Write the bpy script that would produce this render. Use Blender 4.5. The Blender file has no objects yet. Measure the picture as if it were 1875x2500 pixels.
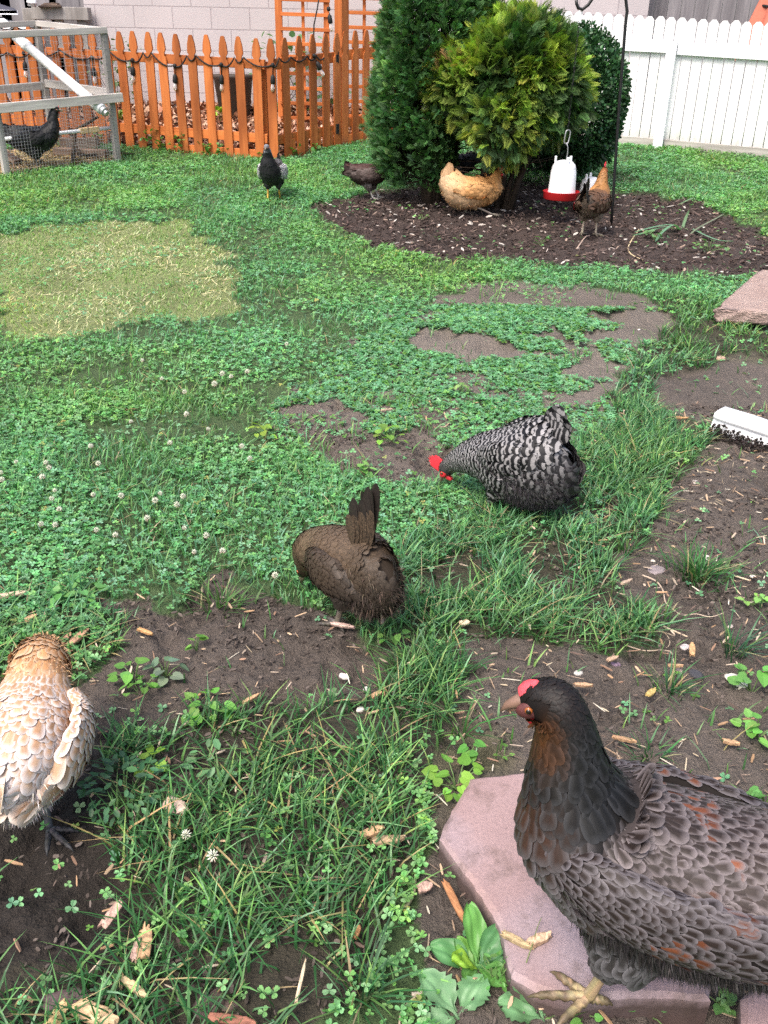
import bpy, math, random
import numpy as np
from mathutils import Vector, Matrix
scene = bpy.context.scene
# ------------------------------------------------------------------ camera
F = 2200.0; TH = math.radians(27.3); PH = math.radians(1.17); HC = 1.25
f0 = np.array([0, math.cos(TH), -math.sin(TH)]); u0 = np.array([0, math.sin(TH), math.cos(TH)]); r0 = np.array([1.0, 0, 0])
RV = math.cos(PH)*r0 + math.sin(PH)*u0; UV_ = -math.sin(PH)*r0 + math.cos(PH)*u0
C0 = np.array([0, 0, HC])
cam = bpy.data.cameras.new("camera"); camo = bpy.data.objects.new("camera", cam)
scene.collection.objects.link(camo); scene.camera = camo
cam.sensor_fit = 'VERTICAL'; cam.sensor_height = 25.0; cam.lens = 25.0*F/2500.0
cam.clip_start = 0.02; cam.clip_end = 500
M4 = Matrix.Identity(4)
for i_ in range(3):
    M4[i_][0] = RV[i_]; M4[i_][1] = UV_[i_]; M4[i_][2] = -f0[i_]; M4[i_][3] = C0[i_]
camo.matrix_world = M4
# ------------------------------------------------------------------ world, sun, exposure
SUN_EL, SUN_AZ = math.radians(58), math.radians(215)
world = bpy.data.worlds.new("World"); scene.world = world; world.use_nodes = True
wn = world.node_tree; bg = wn.nodes['Background']
sky = wn.nodes.new('ShaderNodeTexSky'); sky.sky_type = 'NISHITA'; sky.sun_disc = False
sky.sun_elevation = SUN_EL; sky.sun_rotation = SUN_AZ; sky.air_density = 1.0; sky.dust_density = 6.0; sky.ozone_density = 1.0
wn.links.new(sky.outputs[0], bg.inputs[0]); bg.inputs[1].default_value = 0.15
sl = bpy.data.lights.new("sun", 'SUN'); sl.energy = 1.5; sl.angle = math.radians(25); sl.color = (1.0, 0.96, 0.9)
slo = bpy.data.objects.new("sun", sl); scene.collection.objects.link(slo)
sd = Vector((math.sin(SUN_AZ)*math.cos(SUN_EL), math.cos(SUN_AZ)*math.cos(SUN_EL), math.sin(SUN_EL)))
slo.rotation_euler = sd.to_track_quat('Z', 'Y').to_euler(); slo.location = (0, 0, 20)
scene.view_settings.view_transform = 'Standard'; scene.view_settings.look = 'None'
scene.view_settings.exposure = 0.95; scene.view_settings.gamma = 1.0
try:
    scene.cycles.use_denoising = False; scene.cycles.max_bounces = 6; scene.cycles.diffuse_bounces = 3; scene.cycles.glossy_bounces = 2
    scene.cycles.transmission_bounces = 4; scene.cycles.transparent_max_bounces = 8
except Exception: pass

# ------------------------------------------------------------------ helpers
rng = np.random.default_rng(7); rnd = random.Random(5)
def gz(x, y):
    s = np.maximum(0, np.asarray(y, float)-5); s2 = np.minimum(s, 6)
    return .0112*s2**2 + np.maximum(0, s-6)*.02
def hash2(ix, iy, seed):
    h = (ix.astype(np.int64)*374761393 + iy.astype(np.int64)*668265263 + seed*974634777) & 0xffffffff
    h = ((h ^ (h >> 13))*1274126177) & 0xffffffff
    return ((h ^ (h >> 16)) & 0xffff)/65535.0
def vnoise(x, y, seed=0):
    x = np.asarray(x, float); y = np.asarray(y, float)
    ix = np.floor(x); iy = np.floor(y); fx = x-ix; fy = y-iy
    fx = fx*fx*(3-2*fx); fy = fy*fy*(3-2*fy)
    a = hash2(ix, iy, seed); b = hash2(ix+1, iy, seed); c = hash2(ix, iy+1, seed); d = hash2(ix+1, iy+1, seed)
    return (a*(1-fx)+b*fx)*(1-fy) + (c*(1-fx)+d*fx)*fy
def fbm(x, y, seed=0, o=4):
    s = 0; a = .5; t = 0
    for k in range(o):
        s = s + a*vnoise(np.asarray(x)*2**k, np.asarray(y)*2**k, seed+k*17); t += a; a *= .5
    return s/t
def zg(x, y): return gz(x, y) + (fbm(np.asarray(x)*1.6, np.asarray(y)*1.6, 3)-.5)*.05
def ray(px, py):
    d = f0 + RV*((px-937.5)/F) + UV_*((1250-py)/F); return d/np.linalg.norm(d)
def at(px, py, h=0.0):
    d = ray(px, py); prev = .2; t = .2
    while t < 60:
        p = C0 + d*t
        if p[2] < zg(p[0], p[1])+h:
            a, b = prev, t
            for _ in range(30):
                m = (a+b)/2; p = C0+d*m
                if p[2] < zg(p[0], p[1])+h: b = m
                else: a = m
            return p
        prev = t; t += .04
    return C0+d*60
def aty(px, py, Y):
    d = ray(px, py); return C0+d*(Y/d[1])
def onplane(px, py, P, Q):                # where a sight line meets the upright plane through P and Q
    n = np.array([-(Q[1]-P[1]), Q[0]-P[0], 0.0]); d = ray(px, py)
    return C0 + d*(np.dot(n, np.asarray(P)-C0)/np.dot(n, d))
def proj(p):
    q = np.asarray(p)-C0; z = q@f0
    return 937.5+F*(q@RV)/z, 1250-F*(q@UV_)/z, z
def inpoly(px, py, poly):
    r = np.zeros(px.shape, bool); n = len(poly)
    for i in range(n):
        x1, y1 = poly[i]; x2, y2 = poly[(i+1) % n]
        if y1 == y2: continue
        c = ((y1 > py) != (y2 > py)) & (px < (x2-x1)*(py-y1)/(y2-y1)+x1)
        r ^= c
    return r
def tag(o, label=None, cat=None, group=None, kind=None):
    if label: o['label'] = label
    if cat: o['category'] = cat
    if group: o['group'] = group
    if kind: o['kind'] = kind
    return o
def link(o, parent=None):
    scene.collection.objects.link(o)
    if parent is not None: o.parent = parent
    return o
def empty(name, loc=(0, 0, 0), rz=0.0):
    o = bpy.data.objects.new(name, None); o.location = loc; o.rotation_euler = (0, 0, rz); o.empty_display_size = .05
    return link(o)
def mesh(name, V, Fs, mats, parent=None, col=None, attrs=None, smooth=False, mi=None, loc=None):
    """V (n,3); Fs list of (m,k) index arrays"""
    me = bpy.data.meshes.new(name); V = np.asarray(V, np.float32)
    Fs = [np.asarray(f, np.int32) for f in Fs if len(f)]
    me.vertices.add(len(V)); me.vertices.foreach_set('co', V.ravel())
    loops = np.concatenate([f.ravel() for f in Fs]); tot = np.concatenate([np.full(len(f), f.shape[1], np.int32) for f in Fs])
    st = np.concatenate([[0], np.cumsum(tot)[:-1]]).astype(np.int32)
    me.loops.add(len(loops)); me.loops.foreach_set('vertex_index', loops.astype(np.int32))
    me.polygons.add(len(tot)); me.polygons.foreach_set('loop_start', st); me.polygons.foreach_set('loop_total', tot)
    me.polygons.foreach_set('use_smooth', np.full(len(tot), smooth))
    if not isinstance(mats, (list, tuple)): mats = [mats]
    for m in mats: me.materials.append(m)
    if mi is not None: me.polygons.foreach_set('material_index', np.asarray(mi, np.int32))
    def setcol(nm, c):
        c = np.asarray(c, np.float32)
        a = me.attributes.new(nm, 'FLOAT_COLOR', 'POINT')
        a.data.foreach_set('color', np.concatenate([c, np.ones((len(c), 1), np.float32)], 1).ravel())
    if col is not None: setcol('Col', col)
    for k, v in (attrs or {}).items():
        if k.startswith('c'): setcol(k, v)
        else:
            a = me.attributes.new(k, 'FLOAT_VECTOR', 'POINT'); a.data.foreach_set('vector', np.asarray(v, np.float32).ravel())
    me.update(); me.validate()
    o = bpy.data.objects.new(name, me)
    if loc is not None: o.location = loc
    return link(o, parent)
class MB:
    def __init__(s): s.v = []; s.f = []; s.m = []
    def add(s, V, Fc, m=0):
        b = len(s.v); s.v += [tuple(map(float, p)) for p in V]
        for f in Fc: s.f.append([b+i for i in f]); s.m.append(m)
    def box(s, c, d, m=0, R=None, bev=0.0):
        c = np.asarray(c, float); hx, hy, hz = [k/2 for k in d]
        if bev <= 0:
            V = [(-hx, -hy, -hz), (hx, -hy, -hz), (hx, hy, -hz), (-hx, hy, -hz), (-hx, -hy, hz), (hx, -hy, hz), (hx, hy, hz), (-hx, hy, hz)]
            Fc = [(0, 3, 2, 1), (4, 5, 6, 7), (0, 1, 5, 4), (1, 2, 6, 5), (2, 3, 7, 6), (3, 0, 4, 7)]
        else:
            b = bev; V = []; 
            def ring(z, k): return [(-hx+k, -hy, z), (hx-k, -hy, z), (hx, -hy+k, z), (hx, hy-k, z), (hx-k, hy, z), (-hx+k, hy, z), (-hx, hy-k, z), (-hx, -hy+k, z)]
            V = [(x*(1-b/hx), y*(1-b/hy), z) for x, y, z in ring(-hz, b)] + ring(-hz+b, b) + ring(hz-b, b) + [(x*(1-b/hx), y*(1-b/hy), z) for x, y, z in ring(hz, b)]
            Fc = [tuple(range(7, -1, -1)), tuple(range(24, 32))]
            for r in range(3):
                for k in range(8): Fc.append((r*8+k, r*8+(k+1) % 8, r*8+8+(k+1) % 8, r*8+8+k))
        V = np.array(V)
        if R is not None: V = V@np.asarray(R).T
        s.add(V+c, Fc, m)
    def beam(s, p, q, w, h, m=0, up=(0, 0, 1), bev=0.0):
        p = np.asarray(p, float); q = np.asarray(q, float); t = q-p; L = np.linalg.norm(t); t /= L
        sd_ = np.cross(up, t); 
        if np.linalg.norm(sd_) < 1e-4: sd_ = np.cross((1, 0, 0), t)
        sd_ /= np.linalg.norm(sd_); u = np.cross(t, sd_)
        s.box((p+q)/2, (L, w, h), m, np.stack([t, sd_, u], 1), bev)
    def tube(s, pts, rad, n=8, m=0, cap=True):
        P = np.asarray(pts, float); k = len(P); rad = np.broadcast_to(np.asarray(rad, float), (k,))
        V = []; ref = np.array([0, 0, 1.0]); pu = None
        for i in range(k):
            t = P[min(i+1, k-1)]-P[max(i-1, 0)]; t = t/(np.linalg.norm(t)+1e-9)
            if pu is None:
                r = ref if abs(t[2]) < .9 else np.array([1.0, 0, 0]); pu = np.cross(t, r)
            pu = pu-t*np.dot(pu, t); pu /= np.linalg.norm(pu)+1e-9; w = np.cross(t, pu)
            for j in range(n):
                a = 2*math.pi*j/n; V.append(P[i]+rad[i]*(math.cos(a)*pu+math.sin(a)*w))
        Fc = [(i*n+j, i*n+(j+1) % n, (i+1)*n+(j+1) % n, (i+1)*n+j) for i in range(k-1) for j in range(n)]
        if cap: Fc += [tuple(range(n-1, -1, -1)), tuple((k-1)*n+j for j in range(n))]
        s.add(V, Fc, m)
    def lathe(s, prof, c=(0, 0, 0), n=24, m=0):
        c = np.asarray(c, float); V = []; k = len(prof)
        for r, z in prof:
            for j in range(n):
                a = 2*math.pi*j/n; V.append(c+np.array([r*math.cos(a), r*math.sin(a), z]))
        s.add(V, [(i*n+j, i*n+(j+1) % n, (i+1)*n+(j+1) % n, (i+1)*n+j) for i in range(k-1) for j in range(n)], m)
    def ell(s, c, r, R=None, nu=10, nv=8, m=0):
        V = []; c = np.asarray(c, float)
        for i in range(nv+1):
            th = math.pi*i/nv
            for j in range(nu):
                a = 2*math.pi*j/nu; V.append((r[0]*math.sin(th)*math.cos(a), r[1]*math.sin(th)*math.sin(a), r[2]*math.cos(th)))
        V = np.array(V)
        if R is not None: V = V@np.asarray(R).T
        s.add(V+c, [(i*nu+j, (i+1)*nu+j, (i+1)*nu+(j+1) % nu, i*nu+(j+1) % nu) for i in range(nv) for j in range(nu)], m)
    def prism(s, outline, y0, y1, m=0, cm=None):     # outline in x,z; extruded along y
        n = len(outline); V = [(x, y0, z) for x, z in outline]+[(x, y1, z) for x, z in outline]
        s.add(V, [tuple(range(n)), tuple(range(2*n-1, n-1, -1))]+[(i, n+i, n+(i+1) % n, (i+1) % n) for i in range(n)], m)
    def build(s, name, mats, parent=None, smooth=False, col=None, loc=None, rot=None):
        me = bpy.data.meshes.new(name); me.from_pydata(s.v, [], s.f)
        if not isinstance(mats, (list, tuple)): mats = [mats]
        for m in mats: me.materials.append(m)
        me.polygons.foreach_set('material_index', s.m); me.polygons.foreach_set('use_smooth', [smooth]*len(s.f))
        if col is not None:
            a = me.attributes.new('Col', 'FLOAT_COLOR', 'POINT'); c = np.asarray(col, np.float32)
            a.data.foreach_set('color', np.concatenate([c, np.ones((len(c), 1), np.float32)], 1).ravel())
        me.update(); o = bpy.data.objects.new(name, me)
        if loc is not None: o.location = loc
        if rot is not None: o.rotation_euler = rot
        return link(o, parent)
def rotm(yaw, tilt, roll):
    cy, sy, ct, st, cr, sr = np.cos(yaw), np.sin(yaw), np.cos(tilt), np.sin(tilt), np.cos(roll), np.sin(roll)
    z = np.zeros_like(cy); o = np.ones_like(cy)
    A = lambda *r: np.stack([np.stack(k, -1) for k in r], -2)
    Rz = A((cy, -sy, z), (sy, cy, z), (z, z, o)); Ry = A((ct, z, -st), (z, o, z), (st, z, ct)); Rx = A((o, z, z), (z, cr, -sr), (z, sr, cr))
    return Rz@Ry@Rx                                   # tilt > 0 lifts the +x tip
def scatter(TV, TF, pos, R, sc, col=None, tcol=None):
    """copies of a small leaf shape baked into one mesh: vertices, faces, colours"""
    TV = np.asarray(TV, float); k = len(TV); n = len(pos); sc = np.asarray(sc, float)
    if sc.ndim == 1: sc = sc[:, None]
    W = (TV[None]*sc[:, None, :]); W = np.einsum('nij,nkj->nki', R, W)+pos[:, None, :]
    off = (np.arange(n)*k)[:, None, None]
    Fs = [(np.asarray(f)[None]+off).reshape(-1, np.asarray(f).shape[1]) for f in TF]
    c = None
    if col is not None:
        c = np.repeat(np.asarray(col)[:, None, :], k, 1)
        if tcol is not None: c = c*np.asarray(tcol)[None, :, None] if np.asarray(tcol).ndim == 1 else c*np.asarray(tcol)[None]
        c = c.reshape(-1, 3)
    return W.reshape(-1, 3), Fs, c
def hsvj(base, n, dv=.25, dh=.12, r=None):
    r = r or rng; b = np.asarray(base, float)
    c = np.repeat(b[None], n, 0)*(1+(r.random((n, 1))-.5)*2*dv); return np.clip(c*(1+(r.random((n, 3))-.5)*2*dh), 0, 1)

# ------------------------------------------------------------------ materials
class NM:
    def __init__(s, name):
        s.m = bpy.data.materials.new(name); s.m.use_nodes = True; s.t = s.m.node_tree; s.b = s.t.nodes['Principled BSDF']
    def n(s, ty, **kw):
        nd = s.t.nodes.new(ty)
        for k, v in kw.items():
            if hasattr(nd, k) and not k[0].isupper(): setattr(nd, k, v)
        return nd
    def l(s, a, b): s.t.links.new(a, b)
    def tex(s, kind='Noise', scale=5, detail=4, vec=None, rough=.5):
        nd = s.n('ShaderNodeTex'+kind); nd.inputs['Scale'].default_value = scale
        if 'Detail' in nd.inputs: nd.inputs['Detail'].default_value = detail
        if 'Roughness' in nd.inputs: nd.inputs['Roughness'].default_value = rough
        if vec is not None: s.l(vec, nd.inputs['Vector'])
        return nd
    def ramp(s, fac, stops):
        r = s.n('ShaderNodeValToRGB'); e = r.color_ramp.elements
        while len(e) < len(stops): e.new(.5)
        for i, (p, c) in enumerate(stops): e[i].position = p; e[i].color = (*c, 1) if len(c) == 3 else c
        s.l(fac, r.inputs[0]); return r.outputs[0]
    def mix(s, a, b, fac, mode='MIX'):
        x = s.n('ShaderNodeMix'); x.data_type = 'RGBA'; x.blend_type = mode
        for sock, v in ((x.inputs[0], fac), (x.inputs[6], a), (x.inputs[7], b)):
            if hasattr(v, 'is_linked') or hasattr(v, 'links'): s.l(v, sock)
            elif isinstance(v, (tuple, list)): sock.default_value = (*v, 1) if len(v) == 3 else v
            else: sock.default_value = v
        return x.outputs[2]
    def math(s, op, a, b=None, c=None):
        x = s.n('ShaderNodeMath', operation=op)
        for i, v in enumerate((a, b, c)):
            if v is None: continue
            if hasattr(v, 'links'): s.l(v, x.inputs[i])
            else: x.inputs[i].default_value = v
        return x.outputs[0]
    def coord(s, kind='Object'): return s.n('ShaderNodeTexCoord').outputs[kind]
    def mapping(s, vec, scale=(1, 1, 1), loc=None):
        x = s.n('ShaderNodeMapping'); x.inputs['Scale'].default_value = scale; s.l(vec, x.inputs['Vector'])
        if loc is not None: s.l(loc, x.inputs['Location'])
        return x.outputs[0]
    def bump(s, h, strength=.3, dist=.01):
        x = s.n('ShaderNodeBump'); x.inputs['Strength'].default_value = strength; x.inputs['Distance'].default_value = dist
        s.l(h, x.inputs['Height']); s.l(x.outputs[0], s.b.inputs['Normal'])
    def attr(s, name): return s.n('ShaderNodeAttribute', attribute_name=name)
    def col(s, c):
        if hasattr(c, 'links'): s.l(c, s.b.inputs['Base Color'])
        else: s.b.inputs['Base Color'].default_value = (*c, 1)
    def rough(s, r, spec=.3): s.b.inputs['Roughness'].default_value = r; s.b.inputs['Specular IOR Level'].default_value = spec
def simple(name, c, rough=.6, spec=.3, var=.25, nscale=30, bump=.15, bdist=.003, metal=0):
    k = NM(name); v = k.coord(); n = k.tex('Noise', nscale, 5, v)
    k.col(k.mix(tuple(x*(1-var) for x in c), tuple(min(1, x*(1+var)) for x in c), n.outputs[0]))
    n2 = k.tex('Noise', nscale*4, 4, v); k.bump(n2.outputs[0], bump, bdist); k.rough(rough, spec); k.b.inputs['Metallic'].default_value = metal
    return k.m
def wood(name, c1, c2, scale=1.0, knots=True, rough=.6, bump=.25, axis=2, dirt=None):
    k = NM(name); v = k.coord(); oi = k.n('ShaderNodeObjectInfo')
    off = k.n('ShaderNodeVectorMath', operation='SCALE'); off.inputs[0].default_value = (13, 7, 31); k.l(oi.outputs['Random'], off.inputs['Scale'])
    s = [34*scale]*3; s[axis] = 2.2*scale
    vec = k.mapping(v, s, off.outputs[0]); n = k.tex('Noise', 1.0, 6, vec, .6)
    s2 = [7*scale]*3; s2[axis] = 1.2*scale; n2 = k.tex('Noise', 1.0, 3, k.mapping(v, s2, off.outputs[0]))
    c = k.mix(c1, c2, k.ramp(n.outputs[0], [(.3, (0, 0, 0)), (.7, (1, 1, 1))]))
    c = k.mix(c, tuple(x*.6 for x in c1), k.ramp(n2.outputs[0], [(.48, (0, 0, 0)), (.72, (.85, .85, .85))]))
    rv = k.math('MULTIPLY_ADD', oi.outputs['Random'], .5, .72); hv = k.n('ShaderNodeHueSaturation'); k.l(rv, hv.inputs['Value']); k.l(c, hv.inputs['Color']); c = hv.outputs[0]
    if knots:
        vo = k.tex('Voronoi', 1.0, vec=k.mapping(v, [9*scale if i != axis else 3.2*scale for i in range(3)], off.outputs[0]))
        c = k.mix(c, tuple(x*.22 for x in c1), k.ramp(vo.outputs['Distance'], [(.05, (.9, .9, .9)), (.13, (0, 0, 0))]))
    if dirt:
        sp = k.n('ShaderNodeSeparateXYZ'); k.l(v, sp.inputs[0])
        nz = k.math('ADD', sp.outputs[2], k.math('MULTIPLY', n2.outputs[0], .12))
        c = k.mix(c, dirt, k.ramp(nz, [(.05, (.75, .75, .75)), (.16, (0, 0, 0))]))
    k.col(c); k.bump(n.outputs[0], bump, .004); k.rough(rough, .3); return k.m
def leafmat(name, trans=.35, rough=.5, tc=(1.0, 1.25, .6)):
    k = NM(name); a = k.attr('Col'); n = k.tex('Noise', 60, 3, k.coord())
    c = k.mix(a.outputs['Color'], (1.35, 1.35, 1.2), k.math('MULTIPLY', n.outputs[0], .6), 'MULTIPLY')
    k.col(c); k.rough(rough, .35)
    tr = k.n('ShaderNodeBsdfTranslucent'); k.l(k.mix(c, tc, 1.0, 'MULTIPLY'), tr.inputs[0])
    ms = k.n('ShaderNodeMixShader'); ms.inputs[0].default_value = trans
    k.l(k.b.outputs[0], ms.inputs[1]); k.l(tr.outputs[0], ms.inputs[2]); k.l(ms.outputs[0], k.t.nodes['Material Output'].inputs[0]); return k.m
def attrmat(name, rough=.8, spec=.2, nscale=80, var=.5, bump=.3, bdist=.004):
    k = NM(name); a = k.attr('Col'); v = k.coord(); n = k.tex('Noise', nscale, 5, v, .65)
    c = k.mix(a.outputs['Color'], k.mix((1-var,)*3, (1+var,)*3, n.outputs[0]), 1.0, 'MULTIPLY')
    k.col(c); k.bump(n.outputs[0], bump, bdist); k.rough(rough, spec); return k.m
def feathermat(name, mode, nb=5.0):
    k = NM(name); A = k.attr('cA').outputs['Color']; B = k.attr('cB').outputs['Color']; uv = k.attr('fuv').outputs['Vector']
    sp = k.n('ShaderNodeSeparateXYZ'); k.l(uv, sp.inputs[0]); u, v, r = sp.outputs
    au = k.math('ABSOLUTE', u)
    ns = k.tex('Noise', 1.0, 3, k.mapping(uv, (5, 4, 40)))
    if mode == 'laced':
        d = k.math('MINIMUM', k.math('SUBTRACT', 1.0, au), k.math('MULTIPLY', k.math('SUBTRACT', 1.0, v), 2.2))
        d = k.math('ADD', d, k.math('MULTIPLY', k.math('SUBTRACT', ns.outputs[0], .5), .35))
        f = k.ramp(d, [(.06, (0, 0, 0)), (.30, (.35, .35, .35)), (.72, (1, 1, 1))]); c = k.mix(B, A, f)
    elif mode == 'barred':
        ph = k.math('ADD', k.math('MULTIPLY', v, nb*6.283), k.math('MULTIPLY', k.math('MULTIPLY', au, au), -1.6))
        ph = k.math('ADD', ph, k.math('MULTIPLY', r, 2.0))
        s_ = k.math('ADD', k.math('SINE', ph), k.math('MULTIPLY', k.math('SUBTRACT', ns.outputs[0], .5), .6))
        f = k.ramp(k.math('MULTIPLY_ADD', s_, .5, .5), [(.52, (1, 1, 1)), (.72, (0, 0, 0))]); c = k.mix(B, A, f)
    else:
        w = k.tex('Noise', 1.0, 4, k.mapping(uv, (9, 16, 40)), .7)
        sh = k.ramp(au, [(.0, (1, 1, 1)), (.16, (0, 0, 0))])
        f = k.ramp(w.outputs[0], [(.42, (0, 0, 0)), (.62, (1, 1, 1))]); f2 = k.math('MAXIMUM', f, k.math('MULTIPLY', sh, .6)); c = k.mix(A, B, f2)
    # fine barbs run obliquely off the shaft
    wv = k.math('SINE', k.math('MULTIPLY', k.math('SUBTRACT', k.math('MULTIPLY', v, 1.6), k.math('MULTIPLY', au, .5)), 75))
    c = k.mix(c, k.mix((.55,)*3, (1.4,)*3, k.math('MULTIPLY_ADD', ns.outputs[0], .8, k.math('MULTIPLY', wv, .16))), 1.0, 'MULTIPLY')
    k.col(c); k.rough(.55, .3); k.bump(wv, .12, .001); return k.m
MT = dict(
 blade=leafmat('grass_blade', .35, .45), leaf=leafmat('broad_leaf', .3, .4), scale=leafmat('scale_foliage', .3, .55), box=leafmat('glossy_small_leaf', .12, .35),
 straw=attrmat('dry_litter', .8, .2, 60, .4), chip=attrmat('split_wood', .75, .2, 90, .45, .5), bark=simple('bark', (.06, .045, .035), .9, .1, .5, 20, .8, .01),
 laced=feathermat('laced_feather', 'laced'), barred=feathermat('barred_feather', 'barred', 2.6), pencil=feathermat('pencilled_feather', 'pencil'),
 bird=attrmat('down_skin', .8, .2, 120, .4, .2, .002), skin=attrmat('scaly_skin', .55, .35, 260, .45, .5, .0015),
 red=simple('red_comb', (.62, .03, .045), .5, .4, .3, 120, .4, .002), eye=simple('eye_black', (.01, .008, .006), .1, .6, .1, 10, 0), iris=simple('eye_orange', (.3, .09, .02), .2, .5, .2, 200, 0),
 orange=wood('orange_stained_wood', (.37, .095, .022), (.53, .17, .046), dirt=(.12, .06, .035)), orangeh=wood('orange_stained_rail', (.44, .115, .026), (.57, .18, .05), axis=0), 
 greyw=wood('grey_weathered_wood', (.30, .275, .26), (.50, .47, .45)), greyh=wood('grey_weathered_rail', (.33, .305, .285), (.54, .505, .48), axis=0),
 greyd=wood('dark_weathered_board', (.17, .16, .175), (.30, .285, .30), .6), brownw=wood('brown_old_wood', (.13, .09, .07), (.24, .17, .13), axis=0),
 white=simple('white_paint', (.82, .83, .86), .55, .3, .04, 6, .1, .002), pvc=simple('white_plastic', (.78, .79, .82), .35, .4, .05, 8, .05), red_pl=simple('red_plastic', (.55, .02, .025), .35, .45, .12, 10, .05),
 black=simple('black_metal', (.012, .012, .013), .45, .4, .3, 60, .3), rubber=simple('black_rubber', (.015, .015, .016), .6, .3, .3, 60, .2), wire=simple('galvanised_wire', (.42, .43, .45), .4, .5, .2, 30, .1, metal=.6),
 concrete=simple('grey_concrete', (.42, .41, .40), .9, .15, .25, 9, .5, .006), pot=simple('dark_pot', (.055, .042, .035), .55, .3, .35, 6, .2), terracotta=simple('terracotta_cloth', (.50, .16, .11), .85, .1, .2, 12, .3, .006))

k = NM('old_white_boards'); v_ = k.coord(); oi_ = k.n('ShaderNodeObjectInfo'); of_ = k.n('ShaderNodeVectorMath', operation='SCALE'); of_.inputs[0].default_value = (9, 5, 17); k.l(oi_.outputs['Random'], of_.inputs['Scale'])
m_ = k.mapping(v_, (12, 12, 3), of_.outputs[0]); n1 = k.tex('Noise', 1.0, 5, m_, .65); n2 = k.tex('Noise', 3.0, 5, k.mapping(v_, (14, 14, 5), of_.outputs[0]), .7); sp = k.n('ShaderNodeSeparateXYZ'); k.l(v_, sp.inputs[0])
c_ = k.mix((.74, .75, .77), (.84, .84, .86), n1.outputs[0]); c_ = k.mix(c_, (.40, .38, .34), k.ramp(n2.outputs[0], [(.63, (0, 0, 0)), (.70, (.8, .8, .8))]))
c_ = k.mix(c_, (.33, .33, .28), k.ramp(k.math('ADD', sp.outputs[2], k.math('MULTIPLY', n1.outputs[0], .22)), [(.10, (.6, .6, .6)), (.24, (0, 0, 0))])); k.col(c_); k.bump(n2.outputs[0], .25, .003); k.rough(.6, .3); MT['oldwhite'] = k.m
# ------------------------------------------------------------------ what grows where (outlines on the lawn, in metres, taken through the sight lines of the photograph)
def outl(*pts): return list(pts)
MULCH = outl((765,505),(800,490),(860,478),(930,470),(1010,455),(1130,440),(1330,445),(1480,468),(1600,480),(1700,497),(1790,530),(1875,575),(1990,600),(1990,672),(1800,680),(1700,668),(1560,668),(1420,650),(1290,640),(1180,632),(1040,626),(930,608),(860,585),(800,548))
STRAW = outl((-20,590),(60,560),(190,552),(330,546),(470,545),(520,580),(560,640),(600,720),(580,770),(470,785),(330,800),(200,825),(80,840),(10,835),(-30,700))
PATCH = outl((955,775),(1060,720),(1200,690),(1420,700),(1560,735),(1625,760),(1610,850),(1540,900),(1490,985),(1475,1070),(1420,1130),(1300,1185),(1150,1190),(1050,1175),(900,1140),(800,1125),(720,1070),(665,1000),(780,920),(880,850))
BARE1 = outl((1490,765),(1560,738),(1622,762),(1608,850),(1540,905),(1490,985),(1472,1065),(1425,1130),(1350,1150),(1345,1020),(1395,950),(1425,880),(1440,820))
BARE2 = outl((700,1005),(770,985),(850,1020),(920,1075),(1060,1050),(1090,1100),(1080,1165),(950,1180),(850,1150),(790,1115),(740,1065))
BARE3 = outl((950,795),(1100,800),(1250,815),(1440,790),(1440,850),(1280,880),(1130,870),(1000,850))
STRIP = outl((1560,735),(1640,725),(1800,740),(1990,790),(1990,880),(1800,850),(1720,900),(1660,910),(1625,960),(1650,1010),(1730,1050),(1690,1110),(1640,1150),(1600,1215),(1560,1280),(1500,1320),(1480,1400),(1530,1450),(1580,1500),(1560,1560),(1470,1590),(1330,1575),(1260,1540),(1160,1520),(1000,1520),(950,1400),(1080,1250),(1300,1180),(1400,1130),(1480,1060),(1500,960),(1600,860),(1622,770))
RDIRT = outl((1640,905),(1720,895),(1800,845),(1990,860),(1990,2620),(1000,2620),(1050,2150),(1095,2050),(1080,1950),(1050,1880),(1060,1800),(1130,1700),(1180,1640),(1090,1560),(1160,1525),(1260,1545),(1330,1580),(1470,1595),(1560,1565),(1590,1500),(1540,1445),(1480,1400),(1500,1330),(1565,1280),(1605,1215),(1645,1150),(1690,1115),(1735,1050),(1650,1005),(1630,965))
BAND = outl((240,1440),(330,1470),(430,1475),(500,1390),(560,1375),(600,1410),(660,1450),(780,1500),(840,1555),(960,1520),(1000,1530),(950,1600),(890,1680),(800,1720),(700,1745),(600,1705),(420,1740),(280,1900),(265,2030),(345,2170),(290,2280),(120,2320),(-140,2360),(-140,1850),(180,1660),(270,1600))
LOWG = outl((270,1960),(300,1830),(420,1745),(600,1712),(700,1752),(800,1725),(890,1685),(955,1600),(1000,1545),(1090,1560),(1180,1640),(1130,1700),(1050,1800),(1040,1900),(1060,1960),(1060,2050),(1000,2150),(930,2290),(850,2420),(700,2560),(-140,2660),(-140,2350),(120,2320),(290,2280),(345,2170),(265,2030))
BACKB = outl((-140,1500),(200,1440),(280,1480),(290,1560),(200,1640),(60,1650),(-140,1660))
POLYS = dict(MULCH=MULCH, STRAW=STRAW, PATCH=PATCH, BARE1=BARE1, BARE2=BARE2, BARE3=BARE3, STRIP=STRIP, RDIRT=RDIRT, BAND=BAND, LOWG=LOWG, BACKB=BACKB)
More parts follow.
